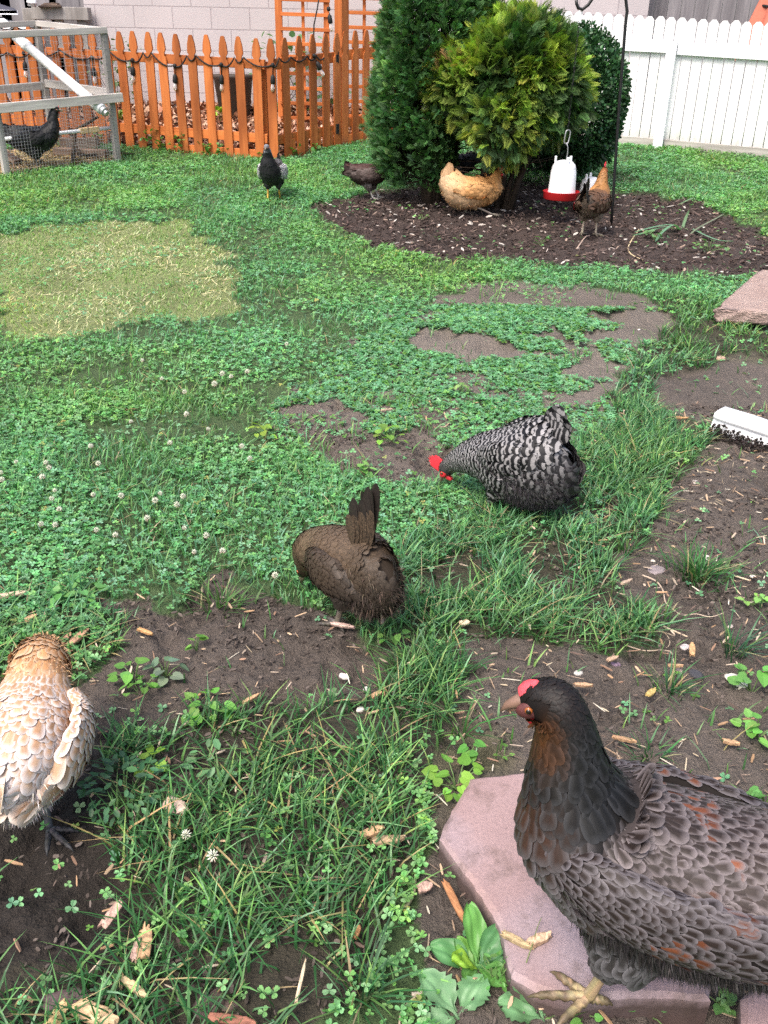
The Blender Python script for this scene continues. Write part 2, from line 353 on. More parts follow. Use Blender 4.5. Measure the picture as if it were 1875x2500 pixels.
# world outlines once, so growth belongs to the ground
WP = {k: [tuple(at(px, py)[:2]) for px, py in v] for k, v in POLYS.items()}
def zones(x, y, jit=1.0):
    """index of the ground zone at each point"""
    j = .045+.016*np.clip(y, 0, 9)
    xj = x+(fbm(x*5, y*5, 41, 3)-.5)*2.4*j*jit; yj = y+(fbm(x*5+9, y*5, 57, 3)-.5)*3.2*j*jit
    z = np.zeros(x.shape, int)
    for i, k in enumerate(('MULCH', 'STRAW', 'PATCH', 'BARE3', 'BARE1', 'BARE2', 'BAND', 'LOWG', 'RDIRT', 'STRIP', 'BACKB')):
        z[inpoly(xj, yj, WP[k])] = i+1
    return z
#            lawn  mulch straw patch bare3 bare1 bare2 band lowg rdirt strip backb
G_D = np.array([.62, .0, .55, .06, .05, .004, .03, .012, .95, .012, 1.0, .5])
C_D = np.array([1.0, .01, .05, .12, .02, .0, .03, .02, .06, .006, .10, .75])
P_D = np.array([.0, .02, .0, 1.0, .9, .45, .12, .06, .02, .01, .03, .1])
SOIL = np.array([(.07,.11,.045),(.056,.040,.035),(.20,.235,.095),(.165,.138,.118),(.180,.152,.130),(.182,.154,.132),(.168,.138,.118),(.104,.085,.073),(.055,.048,.035),(.124,.103,.089),(.06,.055,.036),(.06,.06,.036)])
def soilcol(x, y):
    z = zones(x, y); c = SOIL[z].copy()
    n = fbm(x*3.1, y*3.1, 71, 4)[..., None]; c = c*(.72+.56*n)
    wet = np.clip((fbm(x*1.3+4, y*1.3, 90, 3)-.52)*5, 0, 1)*np.isin(z, (7, 9)); c = c*(1-.35*wet[..., None])
    dk = np.exp(-(((x+.52)/.26)**2+((y-1.08)/.24)**2)); c = c*(1-.66*np.clip(dk*1.8, 0, 1)*np.isin(z, (7,)))[..., None]   # freshly dug dark soil
    ol = np.clip((fbm(x*2.2+14, y*2.2, 33, 3)-.58)*6, 0, 1)*np.isin(z, (9,)); c = c*(1-ol[..., None]*np.array([.12, .0, .3]))
    return c
def clods(x, y):
    z = zones(x, y); a = np.array([.004, .016, .004, .009, .008, .008, .008, .015, .008, .013, .004, .008])[z]
    hol = np.isin(z, (4, 5, 6, 7, 9, 1))*(np.minimum(0, fbm(x*6.5, y*6.5, 66, 3)-.47)*.16)
    n = np.abs(fbm(x*24, y*24, 5, 4)-.5)*2; m = (fbm(x*52, y*52, 8, 3)-.5)*1.8
    return a*(1.1*(1-n)+.7*m-.6)+hol
def axis(lo, a, b, hi, st, g=1.09):
    c = list(np.arange(a, b, st)); s = st; v = b
    while v < hi: c.append(v); s *= g; v += s
    s = st; v = a-st
    while v > lo: c.insert(0, v); s *= g; v -= s
    return np.array(c)
gx = axis(-70, -1.15, 1.15, 70, .0085, 1.045); gy = axis(-20, .6, 2.5, 110, .0085, 1.03)
X, Y = np.meshgrid(gx, gy); xs = X.ravel(); ys = Y.ravel()
zz = zg(xs, ys)+clods(xs, ys)*np.exp(-np.maximum(0, ys-7)*.3)
nx, ny = len(gx), len(gy); ii = (np.arange(ny-1)[:, None]*nx+np.arange(nx-1)[None]).ravel()
k = NM('soil'); a_ = k.attr('Col').outputs['Color']; v_ = k.coord()
n1 = k.tex('Noise', 46, 7, v_, .74); n2 = k.tex('Noise', 210, 4, v_, .6); vo = k.tex('Voronoi', 75, vec=v_)
c_ = k.mix(a_, k.mix((.45,)*3, (1.6,)*3, n1.outputs[0]), 1.0, 'MULTIPLY'); c_ = k.mix(c_, k.mix((.65,)*3, (1.35,)*3, n2.outputs[0]), 1.0, 'MULTIPLY')
grit = k.ramp(k.tex('Voronoi', 160, vec=v_).outputs['Distance'], [(.06, (1, 1, 1)), (.11, (0, 0, 0))]); gm = k.math('MULTIPLY', grit, k.ramp(k.tex('Noise', 21, 2, v_).outputs[0], [(.55, (0, 0, 0)), (.7, (.8, .8, .8))]))
c_ = k.mix(c_, (.36, .33, .30), gm); k.col(c_); k.rough(.82, .28)
k.bump(k.math('ADD', n1.outputs[0], k.math('MULTIPLY_ADD', n2.outputs[0], .5, k.math('MULTIPLY', vo.outputs['Distance'], .4))), 1.0, .016)
ground = mesh('ground', np.stack([xs, ys, zz], 1), [np.stack([ii, ii+1, ii+nx+1, ii+nx], 1)], k.m, col=soilcol(xs, ys), smooth=True)
tag(ground, 'bare brown soil and lawn ground of the back yard', kind='structure')

# ------------------------------------------------------------------ back of the yard: leaf bed, block wall
FA = at(319, 362); FB = at(675, 393); FC = at(887, 345)
fdir = (FB-FA)/np.linalg.norm((FB-FA)[:2]); FL0 = FA-fdir*2.3; FL0[2] = gz(*FL0[:2])
WY = 11.7; WZ = 1.25-(1.25-aty(400, 257, WY)[2])
bx = np.linspace(-7, 2.6, 70); by = np.linspace(0, 1, 24); V = []; 
for t in by:
    for x in bx:
        xx = np.clip(x, FL0[0], FC[0]); yb = np.interp(xx, [FL0[0], FA[0], FB[0], FC[0]], [FL0[1], FA[1], FB[1], FC[1]])+.10
        y = yb*(1-t)+(WY+.02)*t; z0 = gz(x, yb)-.02; z = z0+(WZ-z0)*min(1, t*1.0)+(vnoise(x*4, y*4, 9)-.5)*.05; V.append((x, y, z))
nb = len(bx); ii = (np.arange(len(by)-1)[:, None]*nb+np.arange(nb-1)[None]).ravel(); V = np.array(V)
bed = mesh('leaf_bed', V, [np.stack([ii, ii+1, ii+nb+1, ii+nb], 1)], MT['bark'], smooth=True); tag(bed, 'sloping planting bed under fallen leaves', kind='structure')
def bedz(x, y):
    xx = np.clip(x, FL0[0], FC[0]); yb = np.interp(xx, [FL0[0], FA[0], FB[0], FC[0]], [FL0[1], FA[1], FB[1], FC[1]])+.10
    t = np.clip((y-yb)/(WY+.02-yb), 0, 1); z0 = gz(x, yb)-.02; return z0+(WZ-z0)*t
nl = 15000; lx = rng.uniform(-5.2, 1.2, nl); tt = rng.random(nl); yb = np.interp(lx, [FL0[0], FA[0], FB[0], FC[0]], [FL0[1], FA[1], FB[1], FC[1]])+.14
ly = yb*(1-tt)+(WY-.02)*tt; lz = bedz(lx, ly)+.012+rng.random(nl)*.035
leafT = np.array([(0, 0, 0), (.3, .26, .05), (.7, .24, .02), (1, 0, .1), (.7, -.24, .04), (.3, -.26, .0)]); leafF = [np.array([[0, 1, 2, 3]]), np.array([[0, 3, 4, 5]])]
pal = np.array([(.40,.20,.12),(.30,.13,.08),(.52,.33,.22),(.22,.10,.06),(.45,.28,.20),(.60,.42,.32)])
V, Fq, c = scatter(leafT, leafF, np.stack([lx, ly, lz], 1), rotm(rng.uniform(0, 6.28, nl), rng.normal(0, .45, nl), rng.normal(0, .5, nl)), rng.uniform(.045, .10, nl), pal[rng.integers(0, 6, nl)]*rng.uniform(.7, 1.2, (nl, 1)))
tag(mesh('fallen_leaves', V, Fq, MT['straw'], col=c), 'brown fallen leaves covering the bed behind the orange fence', 'leaves', kind='stuff')

k = NM('painted_block'); v_ = k.coord(); br = k.n('ShaderNodeTexBrick'); vv = k.n('ShaderNodeCombineXYZ'); sp = k.n('ShaderNodeSeparateXYZ'); k.l(v_, sp.inputs[0]); k.l(sp.outputs[0], vv.inputs[0]); k.l(sp.outputs[2], vv.inputs[1]); k.l(vv.outputs[0], br.inputs[0])
br.inputs['Scale'].default_value = 1.0; br.inputs['Brick Width'].default_value = .44; br.inputs['Row Height'].default_value = .222; br.inputs['Mortar Size'].default_value = .006; br.inputs['Mortar Smooth'].default_value = .3
br.inputs['Color1'].default_value = (.52, .472, .48, 1); br.inputs['Color2'].default_value = (.49, .45, .462, 1); br.inputs['Mortar'].default_value = (.37, .33, .345, 1)
nw = k.tex('Noise', 1.7, 5, v_); nf = k.tex('Noise', 70, 4, v_); k.col(k.mix(br.outputs[0], k.mix((.86,)*3, (1.1,)*3, nw.outputs[0]), 1.0, 'MULTIPLY'))
k.bump(k.math('ADD', k.math('MULTIPLY', br.outputs['Fac'], -1.0), k.math('MULTIPLY', nf.outputs[0], .5)), .55, .008); k.rough(.85, .15)
b = MB(); b.box((0, .1, 1.6), (6.4, .2, 4.4), 0); wx = aty(215, 100, WY)[0]
wl = b.build('block_wall', k.m, loc=(wx+3.2, WY, WZ-.75)); tag(wl, 'pale painted concrete block wall behind the orange picket fence', 'wall')

# ------------------------------------------------------------------ orange picket fences
def picket_outline(h, w=.089):
    p = [(0, 0), (w/2, 0), (w/2, h-.235), (w*.44, h-.215), (w*.31, h-.2), (w*.29, h-.185), (w*.33, h-.168), (w*.47, h-.15), (w*.48, h-.135), (w*.40, h-.07), (w*.2, h-.008), (w*.1, h)]
    p = p[1:]; return [(-x, z) for x, z in p][::-1]+p if False else p[::-1] and ([(x, z) for x, z in p]+[(-x, z) for x, z in p[::-1]])
def picket_mesh(h):
    b = MB(); b.prism(picket_outline(h), -.019, 0, 0); return b
def fence_run(name, label, P, Q, pxs, py, h, raise_=None, ext=True):
    root = empty(name, tuple(P)); tag(root, label, 'fence'); ang = math.atan2(Q[1]-P[1], Q[0]-P[0]); d = (Q-P)[:2]/np.linalg.norm((Q-P)[:2]); first = None; out = []
    for i, px in enumerate(pxs):
        q = onplane(px, py(px), P, Q); hh = h
        if first is None: first = picket_mesh(h).build('picket', MT['orange'], root); o = first
        else: o = first.copy(); link(o, root)
        s = np.dot((q-P)[:2], d); zb = gz(q[0], q[1])+(raise_(px) if raise_ else 0)
        o.location = (q[0]-P[0], q[1]-P[1], zb-P[2]+rnd.uniform(-.006, .006)-.045); o.rotation_euler = (rnd.uniform(-.006, .006), rnd.uniform(-.008, .008), ang+rnd.uniform(-.02, .02))
        out.append(q)
    return root, ang, out
pxL = [-64, -42, -13, 18, 45, 72, 102, 130, 162, 192, 224, 257, 291, 323, 357, 392, 428, 464, 504, 544, 582, 622, 658]
# the pickets lean with the lens, so the sight lines are taken at mid height
fl, angL, qL = fence_run('picket_fence', 'orange stained picket fence with gothic tops, running left to the wire run', FA, FB, [p+ (8 if p < 500 else 5) for p in pxL], lambda p: 150, 1.115)
def rail(root, P, A, B, z0, hgt, name='rail', mat='orangeh', off=.0, th=.038):
    A = np.array(A, float); B = np.array(B, float); n = np.array([-(B-A)[1], (B-A)[0], 0]); n /= np.linalg.norm(n)
    c = (A+B)/2+n*(off+th/2); L = np.linalg.norm((B-A)[:2]); b = MB(); b.box((0, 0, 0), (L, th, hgt), 0, bev=.003)
    o = b.build(name, MT[mat], root); o.location = (c[0]-P[0], c[1]-P[1], c[2]+z0-P[2]); d = B-A
    o.rotation_euler = (0, -math.atan2(d[2], np.linalg.norm(d[:2])), math.atan2(d[1], d[0])); return o
EL = FA-fdir*1.75; EL[2] = gz(*EL[:2]); ER = FA+fdir*(np.linalg.norm((FB-FA)[:2])-.09); ER[2] = gz(*ER[:2])
rail(fl, FA, EL, ER, .845, .085); rail(fl, FA, EL, ER, .19, .085); rail(fl, FA, FA+fdir*.5, ER, .02, .12, 'kick_board')
def post(root, P, x, y, zb, h, w=.09, name='post', mat='orange', rz=0):
    b = MB(); b.box((0, 0, h/2), (w, w, h), 0, bev=.004); o = b.build(name, MT[mat], root); o.location = (x-P[0], y-P[1], zb-P[2]); o.rotation_euler = (0, 0, rz); return o
nL = np.array([-fdir[1], fdir[0], 0]); ep = FA+fdir*(np.linalg.norm((FB-FA)[:2])-.14)+nL*.10
post(fl, FA, ep[0], ep[1], gz(ep[0], ep[1])-.2, 1.06, .07, rz=angL)
gdir = (FC-FB)/np.linalg.norm((FC-FB)[:2])
pxG = [693, 726, 759, 790, 818]
gt, angG, qG = fence_run('picket_gate', 'orange picket gate with two black hinges beside the lattice post', FB, FC, [p+3 for p in pxG], lambda p: 150, 1.115)
GA = FB+gdir*.03; GA[2] = gz(*GA[:2]); GB = onplane(828, 150, FB, FC); GB[2] = gz(GB[0], GB[1])
rail(gt, FB, GA, GB, .85, .095); rail(gt, FB, GA, GB, .18, .085)
for q in qG[:-1]:
    q2 = q+gdir*.074; b = MB(); b.box((0, 0, .09), (.052, .018, .18), 0, bev=.002); o = b.build('kick_board', MT['orange'], gt); o.location = (q2[0]-FB[0], q2[1]-FB[1]+.004, gz(q2[0], q2[1])-FB[2]-.01); o.rotation_euler = (0, 0, angG)
for zz_ in (.85, .185):
    h_ = onplane(822, 150, FB, FC); b = MB(); b.box((0, 0, 0), (.03, .012, .095), 0, bev=.003); b.tube([(0.017, -.008, -.05), (.017, -.008, .05)], .007, 6); o = b.build('hinge', MT['black'], gt)
    o.location = (h_[0]-FB[0]-gdir[1]*-.0+.0, h_[1]-FB[1]-.026, gz(h_[0], h_[1])+zz_-FB[2]); o.rotation_euler = (0, 0, angG)
pxR = [839, 866, 892, 917, 943, 970, 998]
fr, angR, qR = fence_run('picket_fence', 'short orange picket fence between the gate hinges and the dark conical tree', FB, FC, pxR, lambda p: 150, 1.055, raise_=lambda p: .06)
RA = onplane(833, 150, FB, FC); RA[2] = gz(RA[0], RA[1]); RB = onplane(1010, 150, FB, FC); RB[2] = gz(RB[0], RB[1])
rail(fr, FB, RA, RB, .855, .095); rail(fr, FB, RA, RB, .22, .085); rail(fr, FB, RA+np.array([.02, .0, 0]), RB, .06, .10, 'kick_board')
fp = onplane(826, 150, FB, FC); post(fr, FB, fp[0]+.03, fp[1]+.10, gz(fp[0], fp[1])-.2, 3.0, .105, rz=angG)

# ------------------------------------------------------------------ lattice trellis
LY = 11.05
def lat(px, py): return aty(px, py, LY)
lt = empty('lattice_trellis', tuple(lat(800, 330))); tag(lt, 'orange square lattice trellis standing behind the picket gate', 'trellis'); L0 = np.array(lat(800, 330))
def lstrip(pa, pb, w, th, nm, off=0.0):
    A = np.array(lat(*pa)); B = np.array(lat(*pb)); b = MB()
    if abs(A[0]-B[0]) > abs(A[2]-B[2]): B[2] = A[2]+(B[0]-A[0])*-.012; b.beam((0, off, 0), B-A+np.array([0, off, 0]), th, w, bev=.002); o = b.build(nm, MT['orangeh'], lt)
    else: B[0] = A[0]; b.beam((0, off, 0), B-A+np.array([0, off, 0]), w, th, up=(0, 1, 0), bev=.002); o = b.build(nm, MT['orange'], lt)
    o.location = A-L0; return o
for (a_, b_), w in ((((690, 345), (690, -60)), .075), (((800, 345), (800, -60)), .06), (((936, 345), (936, -60)), .06), (((838, 345), (838, -60)), .045)): lstrip(a_, b_, w, .05, 'stile')
for x in (746, 887): lstrip((x, 345), (x, -60), .034, .014, 'lattice_strip', .0)
for i, y in enumerate(range(-38, 345, 36)):
    lstrip((686, y), (806, y-1), .036 if i != 5 else .075, .014, 'lattice_strip', -.034); lstrip((838, y-4), (940, y-6), .036, .014, 'lattice_strip', -.034)
# ------------------------------------------------------------------ string lights
gk = NM('clear_glass'); gk.col((.95, .9, .88)); gk.rough(.08, .5); gk.b.inputs['Transmission Weight'].default_value = .7; MT['glass'] = gk.m
sl_ = empty('string_lights', tuple(FA)); tag(sl_, 'black string light cord with clear bulbs draped along the orange picket fence', 'string lights')
def fpt(px, py, off=-.03):
    P, Q = (FA, FB) if px < 690 else (FB, FC)
    q = onplane(px, py, P, Q); n = np.array([-(Q-P)[1], (Q-P)[0], 0]); n /= np.linalg.norm(n); return q+n*off
swag = [(-40, 125), (22, 128), (80, 128), (150, 122), (230, 140), (268, 122), (326, 146), (353, 128), (372, 128), (428, 160), (459, 136), (481, 135), (543, 157), (575, 140), (597, 140), (668, 158), (684, 141), (705, 139), (745, 136), (766, 134), (790, 134)]
pts = [fpt(*p) for p in swag]; P2 = []
for i in range(len(pts)-1):
    for t in np.linspace(0, 1, 7)[:-1]:
        sag = -.045*4*t*(1-t); P2.append(pts[i]*(1-t)+pts[i+1]*t+np.array([0, 0, sag])-FA)
b = MB(); b.tube(P2, .0075, 6)
up_ = [fpt(788, 134, .12), fpt(786, 100, .12), fpt(787, 60, .12), fpt(795, 22, .12), fpt(800, -30, .10)]
b.tube([p-FA for p in up_], .0075, 6); b.build('cord', MT['rubber'], sl_, smooth=True)
def socket(px, py, L, tilt=(0, 0), big=1.0, drop=.09):
    p = fpt(px, py)-FA; b = MB(); R = np.array(Matrix.Rotation(tilt[0], 3, 'X')@Matrix.Rotation(tilt[1], 3, 'Y'))
    b.ell((0, 0, 0), (.02, .02, .022), None, 8, 6); b.tube([(0, 0, 0), (.0, 0, -drop)], .0045, 6); b.tube([(0, 0, -drop+.005), (0, 0, -drop-.012), (0, 0, -drop-.065), (0, 0, -drop-.075)], [.008, .021, .024, .018], 10)
    b.v = [tuple(R@np.array(q)) for q in b.v]; o = b.build('socket', MT['rubber'], sl_, smooth=True, loc=p)
    b = MB(); b.lathe([(.001, -drop-.07), (.012, -drop-.075), (.015, -drop-.09), (.021, -drop-.11), (.02, -drop-.128), (.010, -drop-.142), (.0005, -drop-.148)], n=12); b.v = [tuple(R@np.array(q)) for q in b.v]; b.build('bulb', MT['glass'], o, smooth=True)
for px, py, dr in ((228, 141, .09), (327, 147, .06), (430, 161, .075), (543, 158, .09), (669, 159, .085), (62, 130, .08)): socket(px, py, 0, (rnd.uniform(-.1, .1), rnd.uniform(-.1, .1)), drop=dr)
socket(762, 136, 0, (.1, -.45), drop=.06); socket(797, 22, 0, (.0, -.15), drop=.05)

# ------------------------------------------------------------------ planter and small plants behind the fence
pp = aty(573, 270, 11.2); pz = bedz(pp[0], 11.2); b = MB()
b.lathe([(.001, 0), (.15, 0), (.165, .02), (.215, .42), (.235, .44), (.235, .47), (.222, .475), (.208, .46), (.2, .40), (.001, .38)], n=36)
o = b.build('planter', MT['pot'], smooth=True, loc=(pp[0], 11.2, pz-.02)); tag(o, 'dark brown tapered planter pot behind the orange pickets', 'planter')

# ------------------------------------------------------------------ chicken run
RA_ = at(17, 432); RB_ = at(288, 396); RR = at(132, 362); RL = RA_+(RR-RB_)
run = empty('chicken_run', tuple(RB_)); tag(run, 'grey wooden framed wire chicken run beside the orange fence', 'chicken run'); O = RB_
zt = onplane(250, 80, RB_, RB_+(RB_-RA_))[2]-RB_[2]; zm = .565
zt = max(1.05, min(zt, 1.3))
def pst(P, top, name='post', w=.055): 
    b = MB(); b.box((0, 0, (top-.02)/2), (w, w, top+.02), 0, bev=.003); o = b.build(name, MT['greyw'], run, loc=P-O); o.rotation_euler = (0, 0, math.atan2((RB_-RA_)[1], (RB_-RA_)[0])); return o
for P in (RA_, RB_, RR, RL): 
    P = P.copy(); P[2] = gz(P[0], P[1]); pst(P, zt)
def rl(A, B, z, w=.045, h=.07, nm='rail', mat='greyh', dz=0):
    A = np.array(A, float)-O; B = np.array(B, float)-O; A[2] = gz(*(A+O)[:2])-O[2]+z; B[2] = gz(*(B+O)[:2])-O[2]+z+dz
    d = B-A; L = np.linalg.norm(d); b = MB(); b.box((0, 0, 0), (L, w, h), 0, bev=.003); o = b.build(nm, MT[mat], run, loc=(A+B)/2); o.rotation_euler = (0, -math.asin(d[2]/L), math.atan2(d[1], d[0])); return o
fd = (RB_-RA_)/np.linalg.norm((RB_-RA_)[:2]); fn = np.array([fd[1], -fd[0], 0]); sdv = (RR-RB_)/np.linalg.norm((RR-RB_)[:2])
rl(RA_-fd*.3+fn*.052, RB_+fd*.09+fn*.052, zm, .045, .078); rl(RA_-fd*.3+fn*.01, RB_+fd*.02+fn*.01, zt+.012, .06, .055)
rl(RB_, RR, zm+.04, .045, .07); rl(RB_, RR, zt+.01, .05, .05); rl(RR, RL, zt+.01, .05, .05); rl(RR, RL, zm+.02, .04, .07); rl(RA_, RL, zt+.01, .05, .05)
mp = RB_*.52+RR*.48; mp2 = RA_*.6+RR*.4
wv = []; wf = []
def wires(A, B, z0, z1, dx, dz, r=.0011):
    b = wires.b; A = np.array(A, float)-O; B = np.array(B, float)-O; L = np.linalg.norm((B-A)[:2]); d = (B-A)/L
    for i in range(int(L/dx)+1):
        p = A+d*i*dx; b.tube([p+np.array([0, 0, z0]), p+np.array([0, 0, z1])], r, 3, cap=False)
    for j in range(int((z1-z0)/dz)+1):
        z = z0+j*dz; b.tube([A+np.array([0, 0, z]), A+d*L*.5+np.array([0, 0, z-.004+.008*rnd.random()]), B+np.array([0, 0, z])], r, 3, cap=False)
wires.b = MB()
wires(RA_+fn*.03, RB_+fn*.03, .0, zm, .028, .028); wires(RA_+fn*.03, RB_+fn*.03, zm, zt, .085, .06, .0012); wires(RB_, RR, 0, zm, .03, .03); wires(RB_, RR, zm, zt, .085, .085)
wires.b.build('wire_mesh', MT['wire'], run)
# feeder pipe, roost, boards
b = MB(); p0 = aty(42, 92, 9.75); p1 = aty(250, 268, 9.22); dd = (p1-p0)/np.linalg.norm(p1-p0)
b.tube([p0-dd*.02, p0+dd*.1, p0+dd*.101, p0+dd*.16, p0+dd*.161, p1-dd*.17, p1-dd*.169, p1], [.046, .046, .05, .05, .044, .044, .049, .049], 20)
o = b.build('feeder_pipe', MT['pvc'], smooth=False); tag(o, 'thick white plastic feeder pipe slanting down inside the wire run', 'pipe')
for f in o.data.polygons: f.use_smooth = len(f.vertices) == 4
b = MB(); b.tube([p1, p1+dd*.035, p1+dd*.04, p1+dd*.065], [.04, .042, .026, .024], 16); b.build('pipe_cap', MT['wire'], o, smooth=False)
q0 = aty(2, 340, RA_[1]+.12)+fn*0; q1 = aty(272, 312, RB_[1]+.03); b = MB(); b.tube([q0, q1], .017, 12); o = b.build('roost_bar', MT['pvc'], smooth=True); tag(o, 'thin white pipe roost bar across the front of the wire run', 'perch')
clk = wood('pale_pine', (.50, .33, .16), (.62, .44, .25), axis=0)
for ta, tb in ((.2, .40), (.70, .88)):
    b = MB(); b.beam((q1-q0)*ta, (q1-q0)*tb, .05, .05, bev=.004); c = b.build('clamp_block', clk, o, loc=q0); b = MB(); m_ = (q1-q0)*(ta+tb)/2; b.tube([m_+np.array([0, -.028, .03]), m_+np.array([0, -.03, -.045])], .004, 5); b.build('cable_tie', MT['rubber'], c, loc=(0, 0, 0)).matrix_parent_inverse = Matrix.Identity(4)
def plank(A, B, w, h, name, label, cat, mat='brownw', grp=None, up=(0, 0, 1)):
    A = np.array(A); B = np.array(B); b = MB(); d = B-A; L = np.linalg.norm(d); b.box((0, 0, 0), (L, w, h), 0, bev=.004); o = b.build(name, MT[mat], None, loc=(A+B)/2); o.rotation_euler = (0, -math.asin(d[2]/L), math.atan2(d[1], d[0])); tag(o, label, cat, grp); return o
plank(aty(-40, 345, 9.0), aty(45, 395, 8.95), .16, .025, 'ramp_board', 'dark slanting ramp board in the left corner of the wire run', 'ramp')
plank(at(135, 372, .05), at(262, 378, .05), .12, .09, 'old_timber', 'old grey-brown timber lying on straw inside the wire run', 'timber')
plank(at(150, 352, .05), at(240, 352, .05), .12, .12, 'old_timber', 'dark short timber behind the other one inside the wire run', 'timber')
b = MB(); b.tube([at(178, 392, .05), aty(181, 350, 9.35), aty(183, 318, 9.4), aty(205, 306, 9.4), aty(240, 285, 9.45)], [.022, .02, .018, .016, .012], 7); b.tube([aty(181, 350, 9.35), aty(192, 375, 9.25), aty(215, 380, 9.2), at(262, 372, .02), at(325, 376, .03)], [.018, .017, .016, .014, .008], 7)
o = b.build('branch', MT['bark'], smooth=True); tag(o, 'crooked dark branch standing in the run with one limb poking onto the grass', 'branch')

# ------------------------------------------------------------------ grey shed and clutter beyond the run
SY = 11.5
def srect(x0, y0, x1, y1, Y, th, name, mat, par, loc0):
    A = aty(x0, y1, Y); B = aty(x1, y0, Y); b = MB(); b.box((0, 0, 0), (abs(B[0]-A[0]), th, abs(B[2]-A[2])), 0, bev=.004); o = b.build(name, MT[mat], par, loc=(A+B)/2+np.array([0, th/2, 0])-loc0); return o
s0 = aty(60, 250, SY+.3); shed = empty('grey_shed', tuple(s0)); tag(shed, 'dark grey weathered timber shed behind the wire run', 'shed')
for i in range(10): srect(-70+i*28.5, -60, -70+i*28.5+27.8, 300, SY+.3+(i % 2)*.006, .04, 'wall_board', 'greyd', shed, s0)
srect(80, 18, 213, 47, SY+.02, .14, 'beam', 'greyw', shed, s0); srect(142, 47, 152, 120, SY+.06, .06, 'strut', 'greyw', shed, s0); srect(196, 50, 208, 120, SY+.06, .06, 'strut', 'greyw', shed, s0)
srect(60, 20, 82, 70, SY+.1, .05, 'strut', 'greyw', shed, s0)
b = MB(); A = aty(78, -40, SY-.15); 
b.tube([aty(78, -60, SY-.15), aty(78, 3, SY-.15), aty(78, 3.2, SY-.15), aty(78, 9, SY-.15), aty(78, 9.2, SY-.15), aty(78, 16, SY-.15)], [.045, .045, .055, .055, .046, .046], 16); o = b.build('downspout', MT['pvc'], smooth=True); tag(o, 'white round downpipe end above the grey shed beam', 'pipe')
for i in range(3):
    A = aty(95+i*9, 16-i*3, SY-.02+.05*i); B = aty(150-i*6, 15-i*3, SY+.02); b = MB(); b.beam(A, B, .10, .018, bev=.002); o = b.build('board_scrap', MT['brownw']); tag(o, ['lowest scrap board lying on the grey beam', 'middle scrap board in the small pile on the grey beam', 'topmost scrap board in the small pile on the grey beam'][i], 'board', 'scrap boards on the beam')
# little white-edged roof and white tarp sheet
s1 = aty(0, 30, 10.9); rf = empty('coop_roof', tuple(s1)); tag(rf, 'dark shingled little coop roof with a white fascia board', 'roof')
srect(-60, 25, 41, 34, 10.8, .03, 'fascia', 'white', rf, s1)
V = np.array([aty(-60, 25, 10.8), aty(41, 25, 10.8), aty(34, 20, 11.2), aty(-5, 8, 11.4), aty(-60, 4, 11.4)])-s1; b = MB(); b.add(list(V)+[v-np.array([0, 0, .03]) for v in V], [(0, 1, 2, 3, 4), (9, 8, 7, 6, 5)]+[(i, 5+i, 5+(i+1) % 5, (i+1) % 5) for i in range(5)]); b.build('shingles', simple('dark_shingle', (.07, .07, .09), .9, .1, .3, 30, .5), rf)
V = []; 
for j in range(7):
    for i in range(14):
        u = i/13; v = j/6; e = [(-60, 62), (-60, 30), (8, 42), (60, 60), (90, 66)]; top = np.interp(-60+150*u, [-60, 0, 8, 50, 90], [52, 43, 41, 60, 66]); p = aty(-60+150*u, 68*(1-v)+top*v, 10.2+.75*v); V.append(p+np.array([0, 0, .012*math.sin(i*1.7+j)]))
ii = (np.arange(6)[:, None]*14+np.arange(13)[None]).ravel(); V = np.array(V); n_ = len(V)
tarp = mesh('tarpaulin', np.concatenate([V, V-np.array([0, 0, .012])]), [np.stack([ii, ii+1, ii+15, ii+14], 1), np.stack([ii+14, ii+15, ii+1, ii], 1)+n_], MT['white'], smooth=True); tag(tarp, 'white sheet sagging over the top of the wire run', 'tarp')

# ------------------------------------------------------------------ white fence, grey fence, house, umbrella
WA = at(1490, 350); WB = at(1850, 381); wd = (WB-WA)/np.linalg.norm((WB-WA)[:2]); WN = np.array([wd[1], -wd[0], 0])
ztop = onplane(1490, 38, WA, WB)[2]-WA[2]; ZB = .075; WH = ztop-ZB
W0 = WA-wd*2.3; W0[2] = gz(*W0[:2]); wf_ = empty('white_fence', tuple(WA)); tag(wf_, 'white painted dog-eared board fence on a grey kickboard', 'fence')
bw = .106; angW = math.atan2(wd[1], wd[0]); first = None
b = MB(); hw = bw/2-.004; ol = [(-hw, 0), (hw, 0), (hw, WH-.035), (hw-.03, WH), (-hw+.03, WH), (-hw, WH-.035)]; b.prism(ol, 0, .016)
for i in range(48):
    p = W0+wd*(i*bw); zb = gz(*p[:2])
    if p[0] > 4.9: break
    if first is None: first = b.build('fence_board', MT['oldwhite'], wf_); o = first
    else: o = first.copy(); link(o, wf_)
    o.location = (p[0]-WA[0], p[1]-WA[1], zb+ZB-WA[2]+rnd.uniform(-.004, .004)); o.rotation_euler = (rnd.uniform(-.004, .004), rnd.uniform(-.004, .004), angW)
ap = onplane(1625, 230, WA, WB); sp_ = np.dot((ap-WA)[:2], wd[:2])
def wrail(s0, s1, z, h, nm, mat, th=.04, off=.0):
    A = WA+wd*s0; B = WA+wd*s1; A[2] = gz(*A[:2])+z; B[2] = gz(*B[:2])+z; d = B-A; L = np.linalg.norm(d); b = MB(); b.box((0, 0, 0), (L, th, h), 0, bev=.004); o = b.build(nm, MT[mat], wf_, loc=(A+B)/2+WN*(off+th/2)-WA); o.rotation_euler = (0, -math.asin(d[2]/L), angW); return o
zr = onplane(1560, 110, WA, WB)[2]-gz(*onplane(1560, 110, WA, WB)[:2])
wrail(-2.3, sp_-.055, zr, .115, 'rail', 'white'); wrail(sp_+.055, 2.7, zr-.01, .115, 'rail', 'white')
